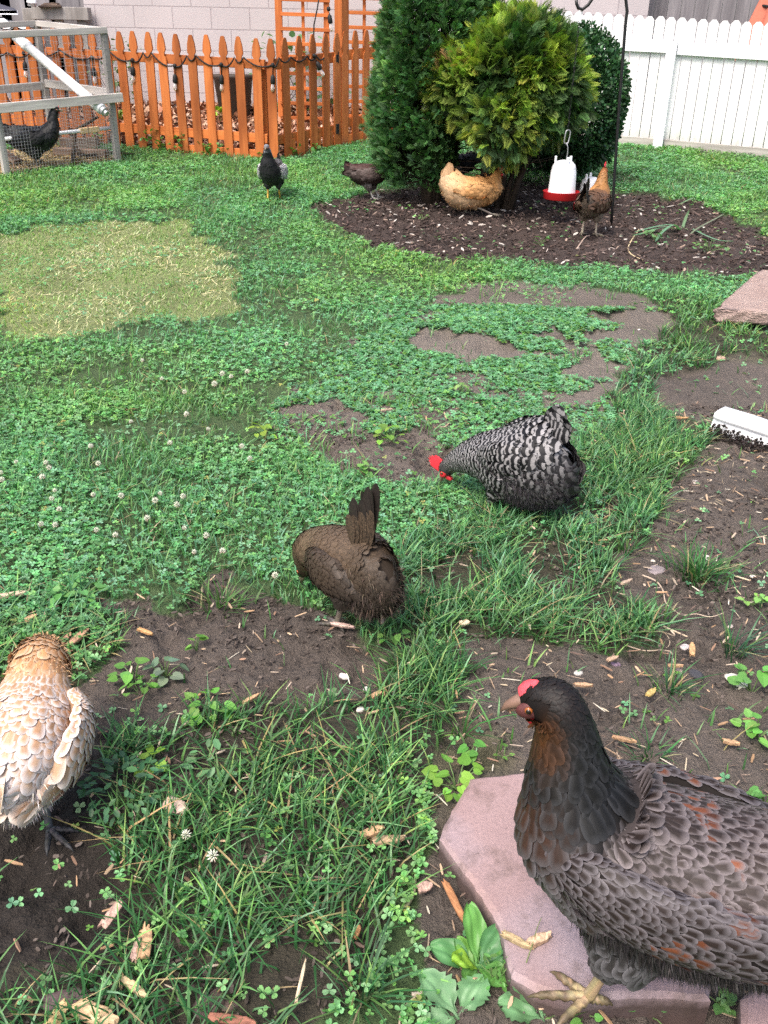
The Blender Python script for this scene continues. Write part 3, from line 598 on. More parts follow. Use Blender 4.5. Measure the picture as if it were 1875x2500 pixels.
wrail(-2.3, sp_-.055, .03, .11, 'kickboard', 'greyh', .025, .002); wrail(sp_+.055, 2.7, .03, .11, 'kickboard', 'greyh', .025, .002)
P = WA+wd*sp_; P[2] = gz(*P[:2]); b = MB(); b.box((0, 0, (zr+.06)/2-.03), (.10, .10, zr+.1), 0, bev=.005); o = b.build('post', MT['white'], wf_, loc=P+WN*.052-WA); o.rotation_euler = (0, 0, angW)
gf0 = WA-WN*1.5; gf = empty('grey_board_fence', tuple(gf0)); tag(gf, 'tall weathered grey board fence beyond the white fence', 'fence'); first = None
b = MB(); b.box((0, 0, 1.4), (.146, .02, 2.8), 0, bev=.002)
for i in range(34):
    p = gf0+wd*(i*.15-2.05)
    if first is None: first = b.build('fence_board', MT['greyd'], gf); o = first
    else: o = first.copy(); link(o, gf)
    o.location = p-gf0+np.array([0, 0, -.1])-WN*(.006*(i % 2)); o.rotation_euler = (0, 0, angW+rnd.uniform(-.01, .01))
hk = NM('pale_siding'); v_ = hk.coord(); sp = hk.n('ShaderNodeSeparateXYZ'); hk.l(v_, sp.inputs[0]); sn = hk.math('FRACT', hk.math('MULTIPLY', sp.outputs[0], 5.0)); hk.col(hk.mix((.38, .41, .53), (.46, .49, .60), hk.ramp(sn, [(.0, (0, 0, 0)), (.06, (1, 1, 1))]))); hk.bump(sn, .3, .01)
hp = aty(1240, 20, 12.6); b = MB(); b.box((0, 0, 0), (1.0, .3, 3.4), 0, bev=.01); o = b.build('house_wall', hk.m, loc=(aty(1279, 20, 12.6)[0]-.5, 12.75, 1.6)); tag(o, 'pale bluish house wall rising behind the white fence next to the conical tree', 'wall')
# closed umbrella behind the fence
up0 = onplane(1905, 60, WA-WN*.45, WB-WN*.45); ub = empty('patio_umbrella', (up0[0], up0[1], gz(up0[0], up0[1]))); tag(ub, 'folded terracotta cloth umbrella with a dark tie behind the white fence', 'umbrella'); zb = up0[2]-ub.location[2]
V = []; nz, na = 14, 48
for i in range(nz):
    t = i/(nz-1); r = .36*(1-t)**.75+.035; z = zb-.32+1.0*t
    for j in range(na):
        a = 2*math.pi*j/na; rr = r*(1+.16*math.cos(a*8)*(1-t*.5)+.05*math.sin(a*3)); V.append((rr*math.cos(a), rr*math.sin(a), z-.05*math.cos(a*8)*(1-t)))
Fc = [(i*na+j, i*na+(j+1) % na, (i+1)*na+(j+1) % na, (i+1)*na+j) for i in range(nz-1) for j in range(na)]
mesh('canopy', V, [Fc], MT['terracotta'], ub, smooth=True); b = MB(); b.tube([(0, 0, 0), (0, 0, zb+.8)], .02, 10); b.build('pole', MT['greyw'], ub, smooth=True)
b = MB(); b.tube([(.235*math.cos(a), .235*math.sin(a), zb+.17+.03*math.sin(a)) for a in np.linspace(0, 6.283, 30)], .014, 6); b.build('tie_strap', MT['rubber'], ub, smooth=True)

# ------------------------------------------------------------------ shepherd hook, chain, waterers
hb = at(1493, 548); HY = hb[1]
ck = [hb-np.array([0, 0, .05]), aty(1497, 480, HY), aty(1512, 250, HY-.02), aty(1527, 60, HY-.03), aty(1531, 28, HY-.03), aty(1528, 0, HY-.03), aty(1516, -26, HY-.03), aty(1495, -40, HY-.03), aty(1470, -30, HY-.03), aty(1447, -4, HY-.03), aty(1436, 12, HY-.03), aty(1422, 23, HY-.03), aty(1412, 20, HY-.03), aty(1408, 10, HY-.03), aty(1407, 0, HY-.03)]
b = MB(); b.tube([p-hb for p in ck], .011, 10); o = b.build('shepherd_hook', MT['black'], smooth=True, loc=hb); tag(o, 'black metal shepherd hook pole standing in the dark mulch bed', 'garden hook')
HYc = HY-.03; wt = np.array(aty(1379, 384, HYc)); wt[0] = aty(1417, 22, HYc)[0]; ctop = aty(1417, 22, HYc)
ch = empty('hanging_chain', tuple(ctop)); tag(ch, 'thin metal chain with a clip hanging from the black hook', 'chain')
def link_mesh(L, w, r, n=14): 
    pts = []
    for a in np.linspace(0, 2*math.pi, n+1): pts.append((w*math.cos(a), 0, (L/2-w)*np.sign(math.sin(a))*(abs(math.sin(a)) > .3)+w*math.sin(a)))
    b = MB(); b.tube(pts, r, 6, cap=False); return b
cl = ctop[2]-wt[2]; lk = link_mesh(.08, .014, .0045).build('clip', MT['white'], ch, smooth=True); lk.location = (0, 0, -.045); lk.rotation_euler = (0, .2, .5)
n_l = 34; z = -.09; l0 = None
for i in range(n_l):
    if l0 is None: l0 = link_mesh(.036, .006, .0017, 10).build('chain_link', MT['black'], ch, smooth=True); o = l0
    else: o = l0.copy(); link(o, ch)
    z -= .028 if i else .01; o.location = (0, 0, z); o.rotation_euler = (0, 0, (i % 2)*1.57+.3)
    if -z > cl-.23: break
c2 = link_mesh(.095, .021, .0045).build('clip', MT['wire'], ch, smooth=True); c2.location = (0, 0, z-.06); c2.rotation_euler = (0, .12, .4)
b = MB(); b.tube([(0, 0, z-.10), (.012, 0, z-.13), (.016, 0, z-.17), (.012, 0, -cl-.02)], .004, 6); b.build('wire_hook', MT['wire'], ch, smooth=True)
def waterer(name, label, loc, s=1.0, rz=0):
    w = empty(name, loc, rz); tag(w, label, 'waterer'); b = MB()
    b.lathe([(.118*s, .03*s), (.112*s, .06*s), (.103*s, .22*s), (.100*s, .225*s), (.098*s, .245*s), (.09*s, .27*s), (.065*s, .295*s), (.03*s, .305*s), (.001, .306*s)], n=36); b.build('tank', MT['pvc'], w, smooth=True)
    b = MB(); b.lathe([(.001, .0), (.135*s, .0), (.146*s, .008*s), (.150*s, .06*s), (.153*s, .064*s), (.147*s, .064*s), (.142*s, .022*s), (.10*s, .018*s)], n=36); b.build('tray', MT['red_pl'], w, smooth=True)
    for a in (0.2, 2.3, 4.4):
        b = MB(); b.box((.075*s*math.cos(a), .075*s*math.sin(a), .307*s), (.016*s, .022*s, .055*s), 0, np.array(Matrix.Rotation(a, 3, 'Z')), .003); b.build('lug', MT['pvc'], w)
    return w
waterer('poultry_waterer', 'white hanging poultry waterer with a red tray under the dark bush', (wt[0], HYc, wt[2]-.30), .92, .5)
w2 = at(1432, 470); waterer('poultry_waterer', 'second white waterer half hidden behind the brown hen', (aty(1444, 450, 7.75)[0], 7.75, gz(0, 7.75)+.0), .85, 1.4)
b = MB(); 
# ------------------------------------------------------------------ stones, slab, white block
def slabprism(name, top, zt, th, mat, bev=.012, jag=.0, loc=None, rnd_=None):
    """outline in world x,y; sharp-edged slab with a worn arris"""
    P = np.array(top); c = P.mean(0); me = bpy.data.meshes.new(name); n = len(P); inn = c+(P-c)*(1-bev/np.linalg.norm(P-c, axis=1)[:, None]); V = [(x-c[0], y-c[1], 0) for x, y in inn]+[(x-c[0], y-c[1], -bev*.8) for x, y in P]+[(x-c[0], y-c[1], -th) for x, y in P]
    Fc = [tuple(range(n))]+[(n+i, n+(i+1) % n, (i+1) % n, i) for i in range(n)]+[(2*n+i, 2*n+(i+1) % n, n+(i+1) % n, n+i) for i in range(n)]
    me.from_pydata(V, [], Fc); me.materials.append(MT[mat]); me.update(); o = bpy.data.objects.new(name, me); o.location = (c[0], c[1], zt); return link(o)
k = NM('pink_paver'); v_ = k.coord(); n1 = k.tex('Noise', 7, 5, v_, .6); n2 = k.tex('Noise', 160, 4, v_, .7); n3 = k.tex('Noise', 3.2, 3, v_)
c_ = k.mix((.235, .15, .145), (.37, .265, .265), n1.outputs[0]); c_ = k.mix(c_, (.30, .26, .30), k.ramp(n3.outputs[0], [(.5, (0, 0, 0)), (.72, (.8, .8, .8))])); c_ = k.mix(c_, k.mix((.7,)*3, (1.3,)*3, n2.outputs[0]), 1.0, 'MULTIPLY')
vo = k.tex('Voronoi', 70, vec=v_); c_ = k.mix(c_, (.62, .56, .54), k.math('MULTIPLY', k.ramp(vo.outputs['Distance'], [(.12, (1, 1, 1)), (.22, (0, 0, 0))]), k.ramp(k.tex('Noise', 45, 2, v_).outputs[0], [(.56, (0, 0, 0)), (.64, (1, 1, 1))])))
ds = k.tex('Noise', 13, 6, v_, .65); c_ = k.mix(c_, (.11, .075, .06), k.ramp(ds.outputs[0], [(.51, (0, 0, 0)), (.72, (.85, .85, .85))])); sp = k.n('ShaderNodeSeparateXYZ'); k.l(v_, sp.inputs[0]); c_ = k.mix(c_, (.055, .038, .032), k.ramp(k.math('ADD', k.math('MULTIPLY', sp.outputs[2], -14.0), k.math('MULTIPLY_ADD', ds.outputs[0], .5, -.15)), [(.18, (0, 0, 0)), (.5, (.85, .85, .85))])); sm = k.tex('Noise', 75, 3, v_); c_ = k.mix(c_, (.06, .045, .04), k.ramp(sm.outputs[0], [(.70, (0, 0, 0)), (.76, (.7, .7, .7))]))
k.col(c_); k.bump(k.math('ADD', n2.outputs[0], k.math('MULTIPLY', n1.outputs[0], .5)), .35, .004); k.rough(.62, .35); MT['paver'] = k.m
PZ = .05
def jag(poly, n=4, a=.0016):
    out = []
    for i in range(len(poly)):
        p = np.array(poly[i]); q = np.array(poly[(i+1) % len(poly)])
        for t in np.arange(n)/n: out.append(p*(1-t)+q*t+np.array([rnd.uniform(-a, a), rnd.uniform(-a, a)]))
    return out
pv = [at(x, y, PZ)[:2] for x, y in ((1150, 1895), (1290, 1878), (1440, 1890), (1560, 1960), (1640, 2100), (1700, 2250), (1735, 2400), (1735, 2438), (1560, 2428), (1400, 2440), (1310, 2420), (1250, 2385), (1236, 2330), (1228, 2280), (1190, 2210), (1165, 2170), (1120, 2110), (1075, 2045), (1090, 2000), (1120, 1950))]
o = slabprism('stepping_stone', jag(pv)[::-1], PZ+zg(.35, .9), .07, 'paver', .009); tag(o, 'pink worn stepping stone with a broken left edge, under the large dark hen', 'stepping stone')
pv = [at(x, y, PZ)[:2] for x, y in ((1812, 2430), (1990, 2290), (2400, 2300), (2400, 2760), (1810, 2760))]
o = slabprism('stepping_stone', jag(pv, 6)[::-1], PZ+zg(.6, .8), .07, 'paver', .009); tag(o, 'second pink stepping stone cut by the bottom right corner', 'stepping stone')
# tilted broken slab
def jagbox(name, L, W_, T, mat, seed, amp=.006, seg=26):
    r = np.random.default_rng(seed); b = bmesh_grid(L, W_, T, seg); 
    return b
import bmesh
def roughbox(name, L, W_, T, mat, seed, amp, cuts=14, par=None, shape=None):
    bm = bmesh.new(); bmesh.ops.create_cube(bm, size=1.0); bmesh.ops.scale(bm, vec=(L, W_, T), verts=bm.verts); bmesh.ops.bevel(bm, geom=bm.edges[:], offset=min(T, W_)*.09, segments=2, affect='EDGES'); bmesh.ops.subdivide_edges(bm, edges=bm.edges[:], cuts=cuts, use_grid_fill=True)
    co = np.array([v.co[:] for v in bm.verts]); n = fbm(co[:, 0]*22+seed, (co[:, 1]+co[:, 2]*1.7)*22, seed, 3)-.5; bm.normal_update()
    for v, q in zip(bm.verts, n):
        a = amp(v.co) if callable(amp) else amp; v.co += v.normal*float(q)*2*a
        if shape: shape(v)
    me = bpy.data.meshes.new(name); bm.to_mesh(me); bm.free(); me.materials.append(MT[mat]); me.polygons.foreach_set('use_smooth', [True]*len(me.polygons)); o = bpy.data.objects.new(name, me); return link(o, par)
k = NM('pinkish_concrete'); v_ = k.coord(); n1 = k.tex('Noise', 9, 5, v_); n2 = k.tex('Noise', 95, 4, v_, .7); vo = k.tex('Voronoi', 85, vec=v_)
c_ = k.mix((.27, .185, .165), (.42, .33, .30), n1.outputs[0]); c_ = k.mix(c_, k.mix((.5,)*3, (1.5,)*3, n2.outputs[0]), 1.0, 'MULTIPLY'); k.col(c_); k.bump(k.math('ADD', n2.outputs[0], vo.outputs['Distance']), .8, .008); k.rough(.9, .15); MT['pinkc'] = k.m
e1 = at(1790, 795, .02); sa = aty(1745, 768, e1[1]-.02); 
E1 = np.array([aty(1803, 772, 4.62), aty(1905, 655, 5.25)]); d = E1[1]-E1[0]; 
o = roughbox('broken_slab', .92, .27, .062, 'pinkc', 3, lambda c: .004+.014*(c[0] < -.36), 12)
o.location = (E1[0]+E1[1])/2+np.array([.02, 0, -.02]); o.rotation_euler = (-.10, -.05, math.atan2(d[1], d[0])+.02); tag(o, 'pinkish broken concrete slab tilted on the grass at the right edge', 'slab'); SLAB = o
# white block caked with soil on its side
wbL = aty(1738, 1022, 3.06); wbR = aty(1990, 1105, 2.86); d = wbR-wbL; L = np.linalg.norm(d)
def shp(v):
    if v.co.y < -.03 and v.co.z < .02: v.co.y += .012
o = roughbox('painted_block', L, .125, .095, 'white', 9, .0025, 12, shape=shp); o.location = (wbL+wbR)/2+np.array([.03, .045, -.022]); o.rotation_euler = (-.14, -math.asin(d[2]/L), math.atan2(d[1], d[0])); tag(o, 'white painted block lying on bare soil with dark earth clinging to its side', 'block'); WBLK = o
n_ = 1500; cx = rng.uniform(-L/2+.004, L/2, n_); cz = -.060+np.abs(rng.normal(0, .026, n_)); cy = -.061-np.abs(rng.normal(0, .006, n_)); keep = cz < .008; cx, cy, cz = cx[keep], cy[keep], cz[keep]; n_ = len(cx)
oct_ = np.array([(1, 0, 0), (-1, 0, 0), (0, 1, 0), (0, -1, 0), (0, 0, 1), (0, 0, -1)], float); octF = [np.array([[0, 2, 4], [2, 1, 4], [1, 3, 4], [3, 0, 4], [2, 0, 5], [1, 2, 5], [3, 1, 5], [0, 3, 5]])]
V, Fq, c = scatter(oct_, octF, np.stack([cx, cy, cz], 1), rotm(rng.uniform(0, 6, n_), rng.uniform(0, 3, n_), rng.uniform(0, 3, n_)), rng.uniform(.002, .008, (n_, 3)), hsvj((.03, .024, .022), n_, .5))
q = mesh('clinging_soil', V, Fq, MT['straw'], WBLK, col=c); q['kind'] = 'stuff'
# ------------------------------------------------------------------ shrubs
def spray_template(nb=7, w=.040, droop=.15):
    """flat fan of scale foliage along +x: stem plus paired branchlets of kite shape"""
    V = []; Fc = []; T = []
    def kite(p, d, L, w):
        p = np.array(p, float); d = np.array(d, float); d /= np.linalg.norm(d); s = np.array([-d[1], d[0], 0])
        i = len(V); q = [p, p+d*L*.45+s*w, p+d*L, p+d*L*.45-s*w]
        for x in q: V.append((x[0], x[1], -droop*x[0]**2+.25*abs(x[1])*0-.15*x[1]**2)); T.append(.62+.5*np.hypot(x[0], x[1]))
        Fc.append((i, i+1, i+2, i+3))
    for k in range(nb):
        x = .12+.72*k/(nb-1); L = .42*(1-.75*k/(nb-1))+.14
        for sgn in (1, -1):
            a = sgn*math.radians(48-12*k/nb); kite((x, 0, 0), (math.cos(a), math.sin(a), 0), L, w*(.9-.3*k/nb))
            if k < nb-2: kite((x+math.cos(a)*L*.45, math.sin(a)*L*.45, 0), (math.cos(a*.35), math.sin(a*.35), 0), L*.5, w*.6)
    kite((0, 0, 0), (1, 0, 0), 1.0, w*.55)
    return np.array(V), [np.array(Fc)], np.array(T)
SPV, SPF, SPT = spray_template()
def shell_pts(n, ctr, rad, r, power=1.0, lump=.10, seed=0, zmin=None, inner=.0):
    """points near the skin of a lumpy ellipsoid, and outward directions"""
    d = r.normal(size=(n, 3)); d /= np.linalg.norm(d, axis=1)[:, None]
    lu = 1+lump*2*(fbm(d[:, 0]*2.6+d[:, 2]*1.3+seed, d[:, 1]*2.6+seed*2-d[:, 2]*1.9, seed, 3)-.5)
    f = (1-inner*r.random(n)**1.0)
    p = np.asarray(ctr)+d*np.asarray(rad)*(lu*f)[:, None]
    nrm = d/np.asarray(rad); nrm /= np.linalg.norm(nrm, axis=1)[:, None]
    return p, nrm, d, f
def dirs_to_rot(D, roll, r):
    yaw = np.arctan2(D[:, 1], D[:, 0]); tilt = np.arcsin(np.clip(D[:, 2], -1, 1)); return rotm(yaw, tilt, roll)
r = np.random.default_rng(21)
# --- dark conical tree
A0 = at(1048, 500); ax, ay = .355, 7.95; az = gz(ax, ay)
def cone_r(z):      # crown radius against height
    return np.interp(z, [.16, .3, .55, .9, 1.3, 1.7, 2.1, 2.5, 2.75], [.36, .44, .50, .525, .48, .41, .33, .2, .05])
def cone_pts(n, inner, r, zmin=.14, zmax=2.72):
    z = zmin+(zmax-zmin)*r.random(n)**1.12; a = r.uniform(0, 2*math.pi, n); R = cone_r(z)*(1+.22*2*(fbm(a*2.2+5, z*3.6, 77, 3)-.5)); f = 1-inner*r.random(n); R = R*(1-.68*np.clip((.90-z)/.35, 0, 1)*np.clip(np.cos(a)*1.6, 0, 1))
    low = np.clip((.46-z)/.3, 0, 1)*np.where(np.cos(a) > .2, 1.7, 1.0); 
    keep = (r.random(n) > low*.55) & (fbm(a*4+2, z*5, 91, 3) > .36+.1*r.random(n)); z, a, R, f = z[keep], a[keep], R[keep], f[keep]
    p = np.stack([ax+R*f*np.cos(a), ay+R*f*np.sin(a), az+z], 1); nr = np.stack([np.cos(a), np.sin(a), np.full(len(a), .12)], 1); return p, nr, z, a, f
tree = empty('conical_tree', (ax, ay, az)); tag(tree, 'tall dark green conical evergreen at the left end of the mulch bed', 'tree'); T0 = np.array([ax, ay, az])
p, nr, z, a, f = cone_pts(36000, .30, r); n = len(p)
D = nr+r.normal(0, .42, (n, 3)); D[:, 2] += .35; D /= np.linalg.norm(D, axis=1)[:, None]
cl = fbm(a*3.1, z*6, 5, 3); base = np.array([.058, .142, .048]); c = hsvj(base, n, .38, .2, r)*(.62+.9*cl[:, None]); yt = r.random(n) < .10*(cl > .5); c[yt] = hsvj((.13, .26, .06), int(yt.sum()), .3, .15, r)
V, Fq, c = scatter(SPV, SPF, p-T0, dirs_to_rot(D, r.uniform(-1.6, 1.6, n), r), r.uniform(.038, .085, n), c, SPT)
mesh('crown', V, Fq, MT['scale'], tree, col=c)
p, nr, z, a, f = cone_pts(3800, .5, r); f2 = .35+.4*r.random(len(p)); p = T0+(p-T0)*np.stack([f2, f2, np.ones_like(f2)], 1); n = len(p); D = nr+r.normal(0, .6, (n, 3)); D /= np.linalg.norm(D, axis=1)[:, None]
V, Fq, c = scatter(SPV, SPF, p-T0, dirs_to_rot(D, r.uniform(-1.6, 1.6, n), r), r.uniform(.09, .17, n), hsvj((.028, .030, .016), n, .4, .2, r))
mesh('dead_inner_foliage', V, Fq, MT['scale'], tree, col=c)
b = MB()
for i in range(9):
    a_ = 1.2+i*.5+.3*r.random(); rr = .03+.05*r.random(); tx, ty = .28*math.cos(a_), .28*math.sin(a_)
    b.tube([(rr*math.cos(a_), rr*math.sin(a_), -.05), (rr*1.4*math.cos(a_), rr*1.4*math.sin(a_), .15), (tx*.6, ty*.6, .5), (tx*.7, ty*.7, 1.1), (tx*.5, ty*.5, 1.8)], [.034, .028, .022, .015, .006], 7)
for i in range(70):
    a_ = r.uniform(0, 6.28); z_ = r.uniform(.12, 1.6); R_ = float(cone_r(z_))*.85; b.tube([(.05*math.cos(a_), .05*math.sin(a_), z_*.8), (R_*.6*math.cos(a_), R_*.6*math.sin(a_), z_+.03), (R_*math.cos(a_), R_*math.sin(a_), z_+.05*r.normal())], [.008, .005, .002], 4)
b.build('trunk', MT['bark'], tree, smooth=True)
# --- golden bush
gx0, gy0 = .91, 7.72; G0 = np.array([gx0, gy0, gz(gx0, gy0)]); bush = empty('golden_bush', tuple(G0)); tag(bush, 'round yellow-green evergreen bush over bare stems in the mulch bed', 'bush')
def gold_pts(n, inner, seed):
    P = []; Nn = []; Dd = []
    for ctr, rad, w in (((.02, .0, .975), (.54, .50, .45), .64), ((-.36, -.06, .92), (.30, .32, .28), .14), ((-.06, -.36, .66), (.30, .22, .26), .08), ((.24, -.05, .86), (.34, .40, .36), .14)):
        m = int(n*w); q, nn, dd, f = shell_pts(m, np.array(ctr), rad, r, lump=.22, seed=seed, inner=inner); P.append(q); Nn.append(nn); Dd.append(dd)
    P = np.concatenate(P); Nn = np.concatenate(Nn); k = P[:, 2] > .26+.5*r.random(len(P))**2+.30*np.clip((-.05-P[:, 0])*4, 0, 1); return P[k], Nn[k]
p, nr = gold_pts(12500, .28, 11); n = len(p); hgt = p[:, 2]
cl = fbm(p[:, 0]*5+p[:, 1]*3, p[:, 2]*5+p[:, 1]*2, 15, 3)
D = nr+r.normal(0, .38, (n, 3)); D[:, 2] += np.where(hgt > .95, .16, -.12); D /= np.linalg.norm(D, axis=1)[:, None]
yl = np.clip((hgt-.90)/.75-p[:, 0]*.25+(cl-.5)*4.6, 0, 1)[:, None]; c = hsvj((.040, .095, .026), n, .4, .18, r)*(1-yl)+hsvj((.33, .44, .065), n, .3, .18, r)*yl  # yellow tips; lower and right sprays darkened, shade painted into the crown colour
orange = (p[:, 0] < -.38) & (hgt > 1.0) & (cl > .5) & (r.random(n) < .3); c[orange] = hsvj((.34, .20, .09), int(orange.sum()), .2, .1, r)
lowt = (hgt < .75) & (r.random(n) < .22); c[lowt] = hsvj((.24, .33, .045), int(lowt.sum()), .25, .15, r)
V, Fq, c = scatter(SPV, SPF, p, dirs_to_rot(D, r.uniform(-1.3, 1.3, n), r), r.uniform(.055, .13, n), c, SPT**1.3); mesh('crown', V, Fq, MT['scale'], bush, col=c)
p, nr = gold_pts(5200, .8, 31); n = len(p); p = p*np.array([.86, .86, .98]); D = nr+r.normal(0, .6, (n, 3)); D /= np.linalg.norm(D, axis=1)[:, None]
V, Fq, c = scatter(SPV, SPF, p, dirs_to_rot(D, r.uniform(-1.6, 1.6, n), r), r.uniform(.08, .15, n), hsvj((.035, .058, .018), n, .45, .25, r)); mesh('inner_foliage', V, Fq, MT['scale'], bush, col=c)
b = MB()
for i, (bx_, tx, ty) in enumerate(((-.15, -.17, .1), (-.12, -.13, -.05), (-.10, -.10, .1), (-.02, -.12, -.2), (.0, .05, -.2), (.03, .25, 0), (.06, .42, -.1), (.04, .5, .1), (-.03, -.12, .2), (.02, .3, .25), (.08, .35, -.25))):
    y_ = r.uniform(-.06, .06); b.tube([(bx_, y_, -.04), (bx_*.9+tx*.15, y_+ty*.2, .22), (bx_*.5+tx*.5, ty*.7, .55), (tx, ty, 1.1)], [.028 if i > 2 else .02, .022, .016, .006], 7)
for i in range(60):
    a_ = r.uniform(0, 6.28); z_ = r.uniform(.25, 1.0); b.tube([(.1*math.cos(a_), .1*math.sin(a_), z_), (.28*math.cos(a_), .28*math.sin(a_), z_+.06*r.normal()), (.5*math.cos(a_), .45*math.sin(a_), z_+.1*r.normal())], [.006, .004, .0018], 4)
b.build('trunk', MT['bark'], bush, smooth=True)
# --- box bush
B0 = np.array([1.60, 8.75, gz(1.60, 8.75)]); box = empty('boxwood_bush', tuple(B0)); tag(box, 'dark small-leaved rounded bush behind the golden one', 'bush')
OV = np.array([(0, 0, 0), (.35, .27, .03), (.8, .22, .0), (1, 0, -.03), (.8, -.22, .0), (.35, -.27, .03)]); OF = [np.array([[0, 1, 2, 3], [0, 3, 4, 5]])]
P = []; N_ = []
for ctr, rad, m, inn in (((0, 0, .68), (.47, .46, .60), 17000, .16), ((.06, 0, .62), (.40, .40, .50), 6000, .45), ((-.35, .05, .6), (.42, .42, .55), 7000, .2)):
    q, nn, dd, f = shell_pts(m, np.array(ctr), rad, r, lump=.13, seed=int(ctr[0]*10)+44, inner=inn); k_ = q[:, 2] > .10; P.append(q[k_]); N_.append(nn[k_])
p = np.concatenate(P); nr = np.concatenate(N_); n = len(p); D = nr+r.normal(0, .75, (n, 3)); D /= np.linalg.norm(D, axis=1)[:, None]
cl = fbm(p[:, 0]*6+p[:, 1]*4, p[:, 2]*6, 8, 3)[:, None]; c = hsvj((.030, .082, .032), n, .35, .2, r)*(.6+.9*cl)
V, Fq, c = scatter(OV, OF, p, dirs_to_rot(D, r.uniform(-1.5, 1.5, n), r), r.uniform(.026, .044, n), c); mesh('crown', V, Fq, MT['box'], box, col=c)
b = MB()
for i in range(8):
    a_ = i*.8; b.tube([(.05*math.cos(a_), .05*math.sin(a_), -.04), (.12*math.cos(a_), .12*math.sin(a_), .3), (.28*math.cos(a_), .28*math.sin(a_), .8)], [.025, .016, .005], 6)
b.build('trunk', MT['bark'], box, smooth=True)
# --- leafy plants behind the orange fence
def leafy(name, label, px, py, Y, h, n, col, grp=None, ls=.06):
    q = aty(px, py, Y); z = bedz(q[0], Y); o = empty(name, (q[0], Y, z)); tag(o, label, 'plant', grp); p = np.stack([r.normal(0, h*.22, n), r.normal(0, h*.15, n), h*r.random(n)**.7], 1)
    hv = np.array([(0, 0, 0), (.22, .36, .06), (.6, .34, .04), (1, 0, -.05), (.6, -.34, .04), (.22, -.36, .06)]); V, Fq, c = scatter(hv, OF, p, rotm(r.uniform(0, 6.28, n), r.normal(0, .5, n), r.normal(0, .4, n)), r.uniform(ls*.7, ls*1.3, n), hsvj(col, n, .35, .15, r)); mesh('foliage', V, Fq, MT['leaf'], o, col=c)
    b = MB()
    for i in range(5): e = p[r.integers(0, n)]; b.tube([(0, 0, -.03), tuple(e*.5), tuple(e)], [.005, .004, .002], 4)
    b.build('stem', MT['bark'], o); return o
leafy('ivy_plant', 'mottled green climbing plant against the wall beside the wire run', 283, 200, 11.5, .75, 120, (.10, .17, .08), None, .055)
leafy('shrub_plant', 'pale green shrub showing through the lattice and pickets', 745, 250, 11.4, .85, 90, (.16, .27, .16), None, .09)
leafy('shrub_plant', 'thin leafy plant in front of the wall just left of the lattice', 682, 250, 11.45, .8, 45, (.15, .27, .13), None, .08)
leafy('yellow_plant', 'small yellow-green plant at the foot of the dark planter pot', 537, 276, 11.0, .16, 26, (.30, .42, .06), None, .07)
leafy('low_plant', 'yellow-green groundcover plant near the wall by the wire run', 300, 285, 10.9, .14, 34, (.22, .28, .07), None, .05)
for i, (px, lab) in enumerate(((246, 'green weed inside the run beside the right front post'), (366, 'taller green weed between pickets, leftmost along the fence foot'), (398, 'small green weed at the fence foot right of the tallest weed'), (433, 'bushy green weed at the fence foot below the second bulb right of the wire run'), (504, 'thin green weed at the fence foot below the planter'), (537, 'two-leaved green weed at the fence foot right of the planter'), (640, 'single green leaf weed on the kick board near the gate'), (722, 'green weed against the gate pickets above the lawn'), (770, 'small green weed near the gate hinge post'))):
    q = onplane(px, 360, FA, FB) if px < 690 else onplane(px, 365, FB, FC); h = (.12, .20, .10, .18, .11, .12, .07, .12, .09)[i]; o = empty('fence_weed', (q[0], q[1]-.05, gz(q[0], q[1]))); tag(o, lab, 'weed', 'weeds along the orange fence'); n = 10+int(h*90)
    p = np.stack([r.normal(0, h*.25, n), r.normal(0, .02, n), h*r.random(n)], 1); V, Fq, c = scatter(OV*np.array([1, 1.4, 1]), OF, p, rotm(r.uniform(0, 6.28, n), r.normal(0, .5, n), r.normal(0, .4, n)), r.uniform(.03, .055, n), hsvj((.09, .22, .05), n, .3, .15, r)); mesh('foliage', V, Fq, MT['leaf'], o, col=c)
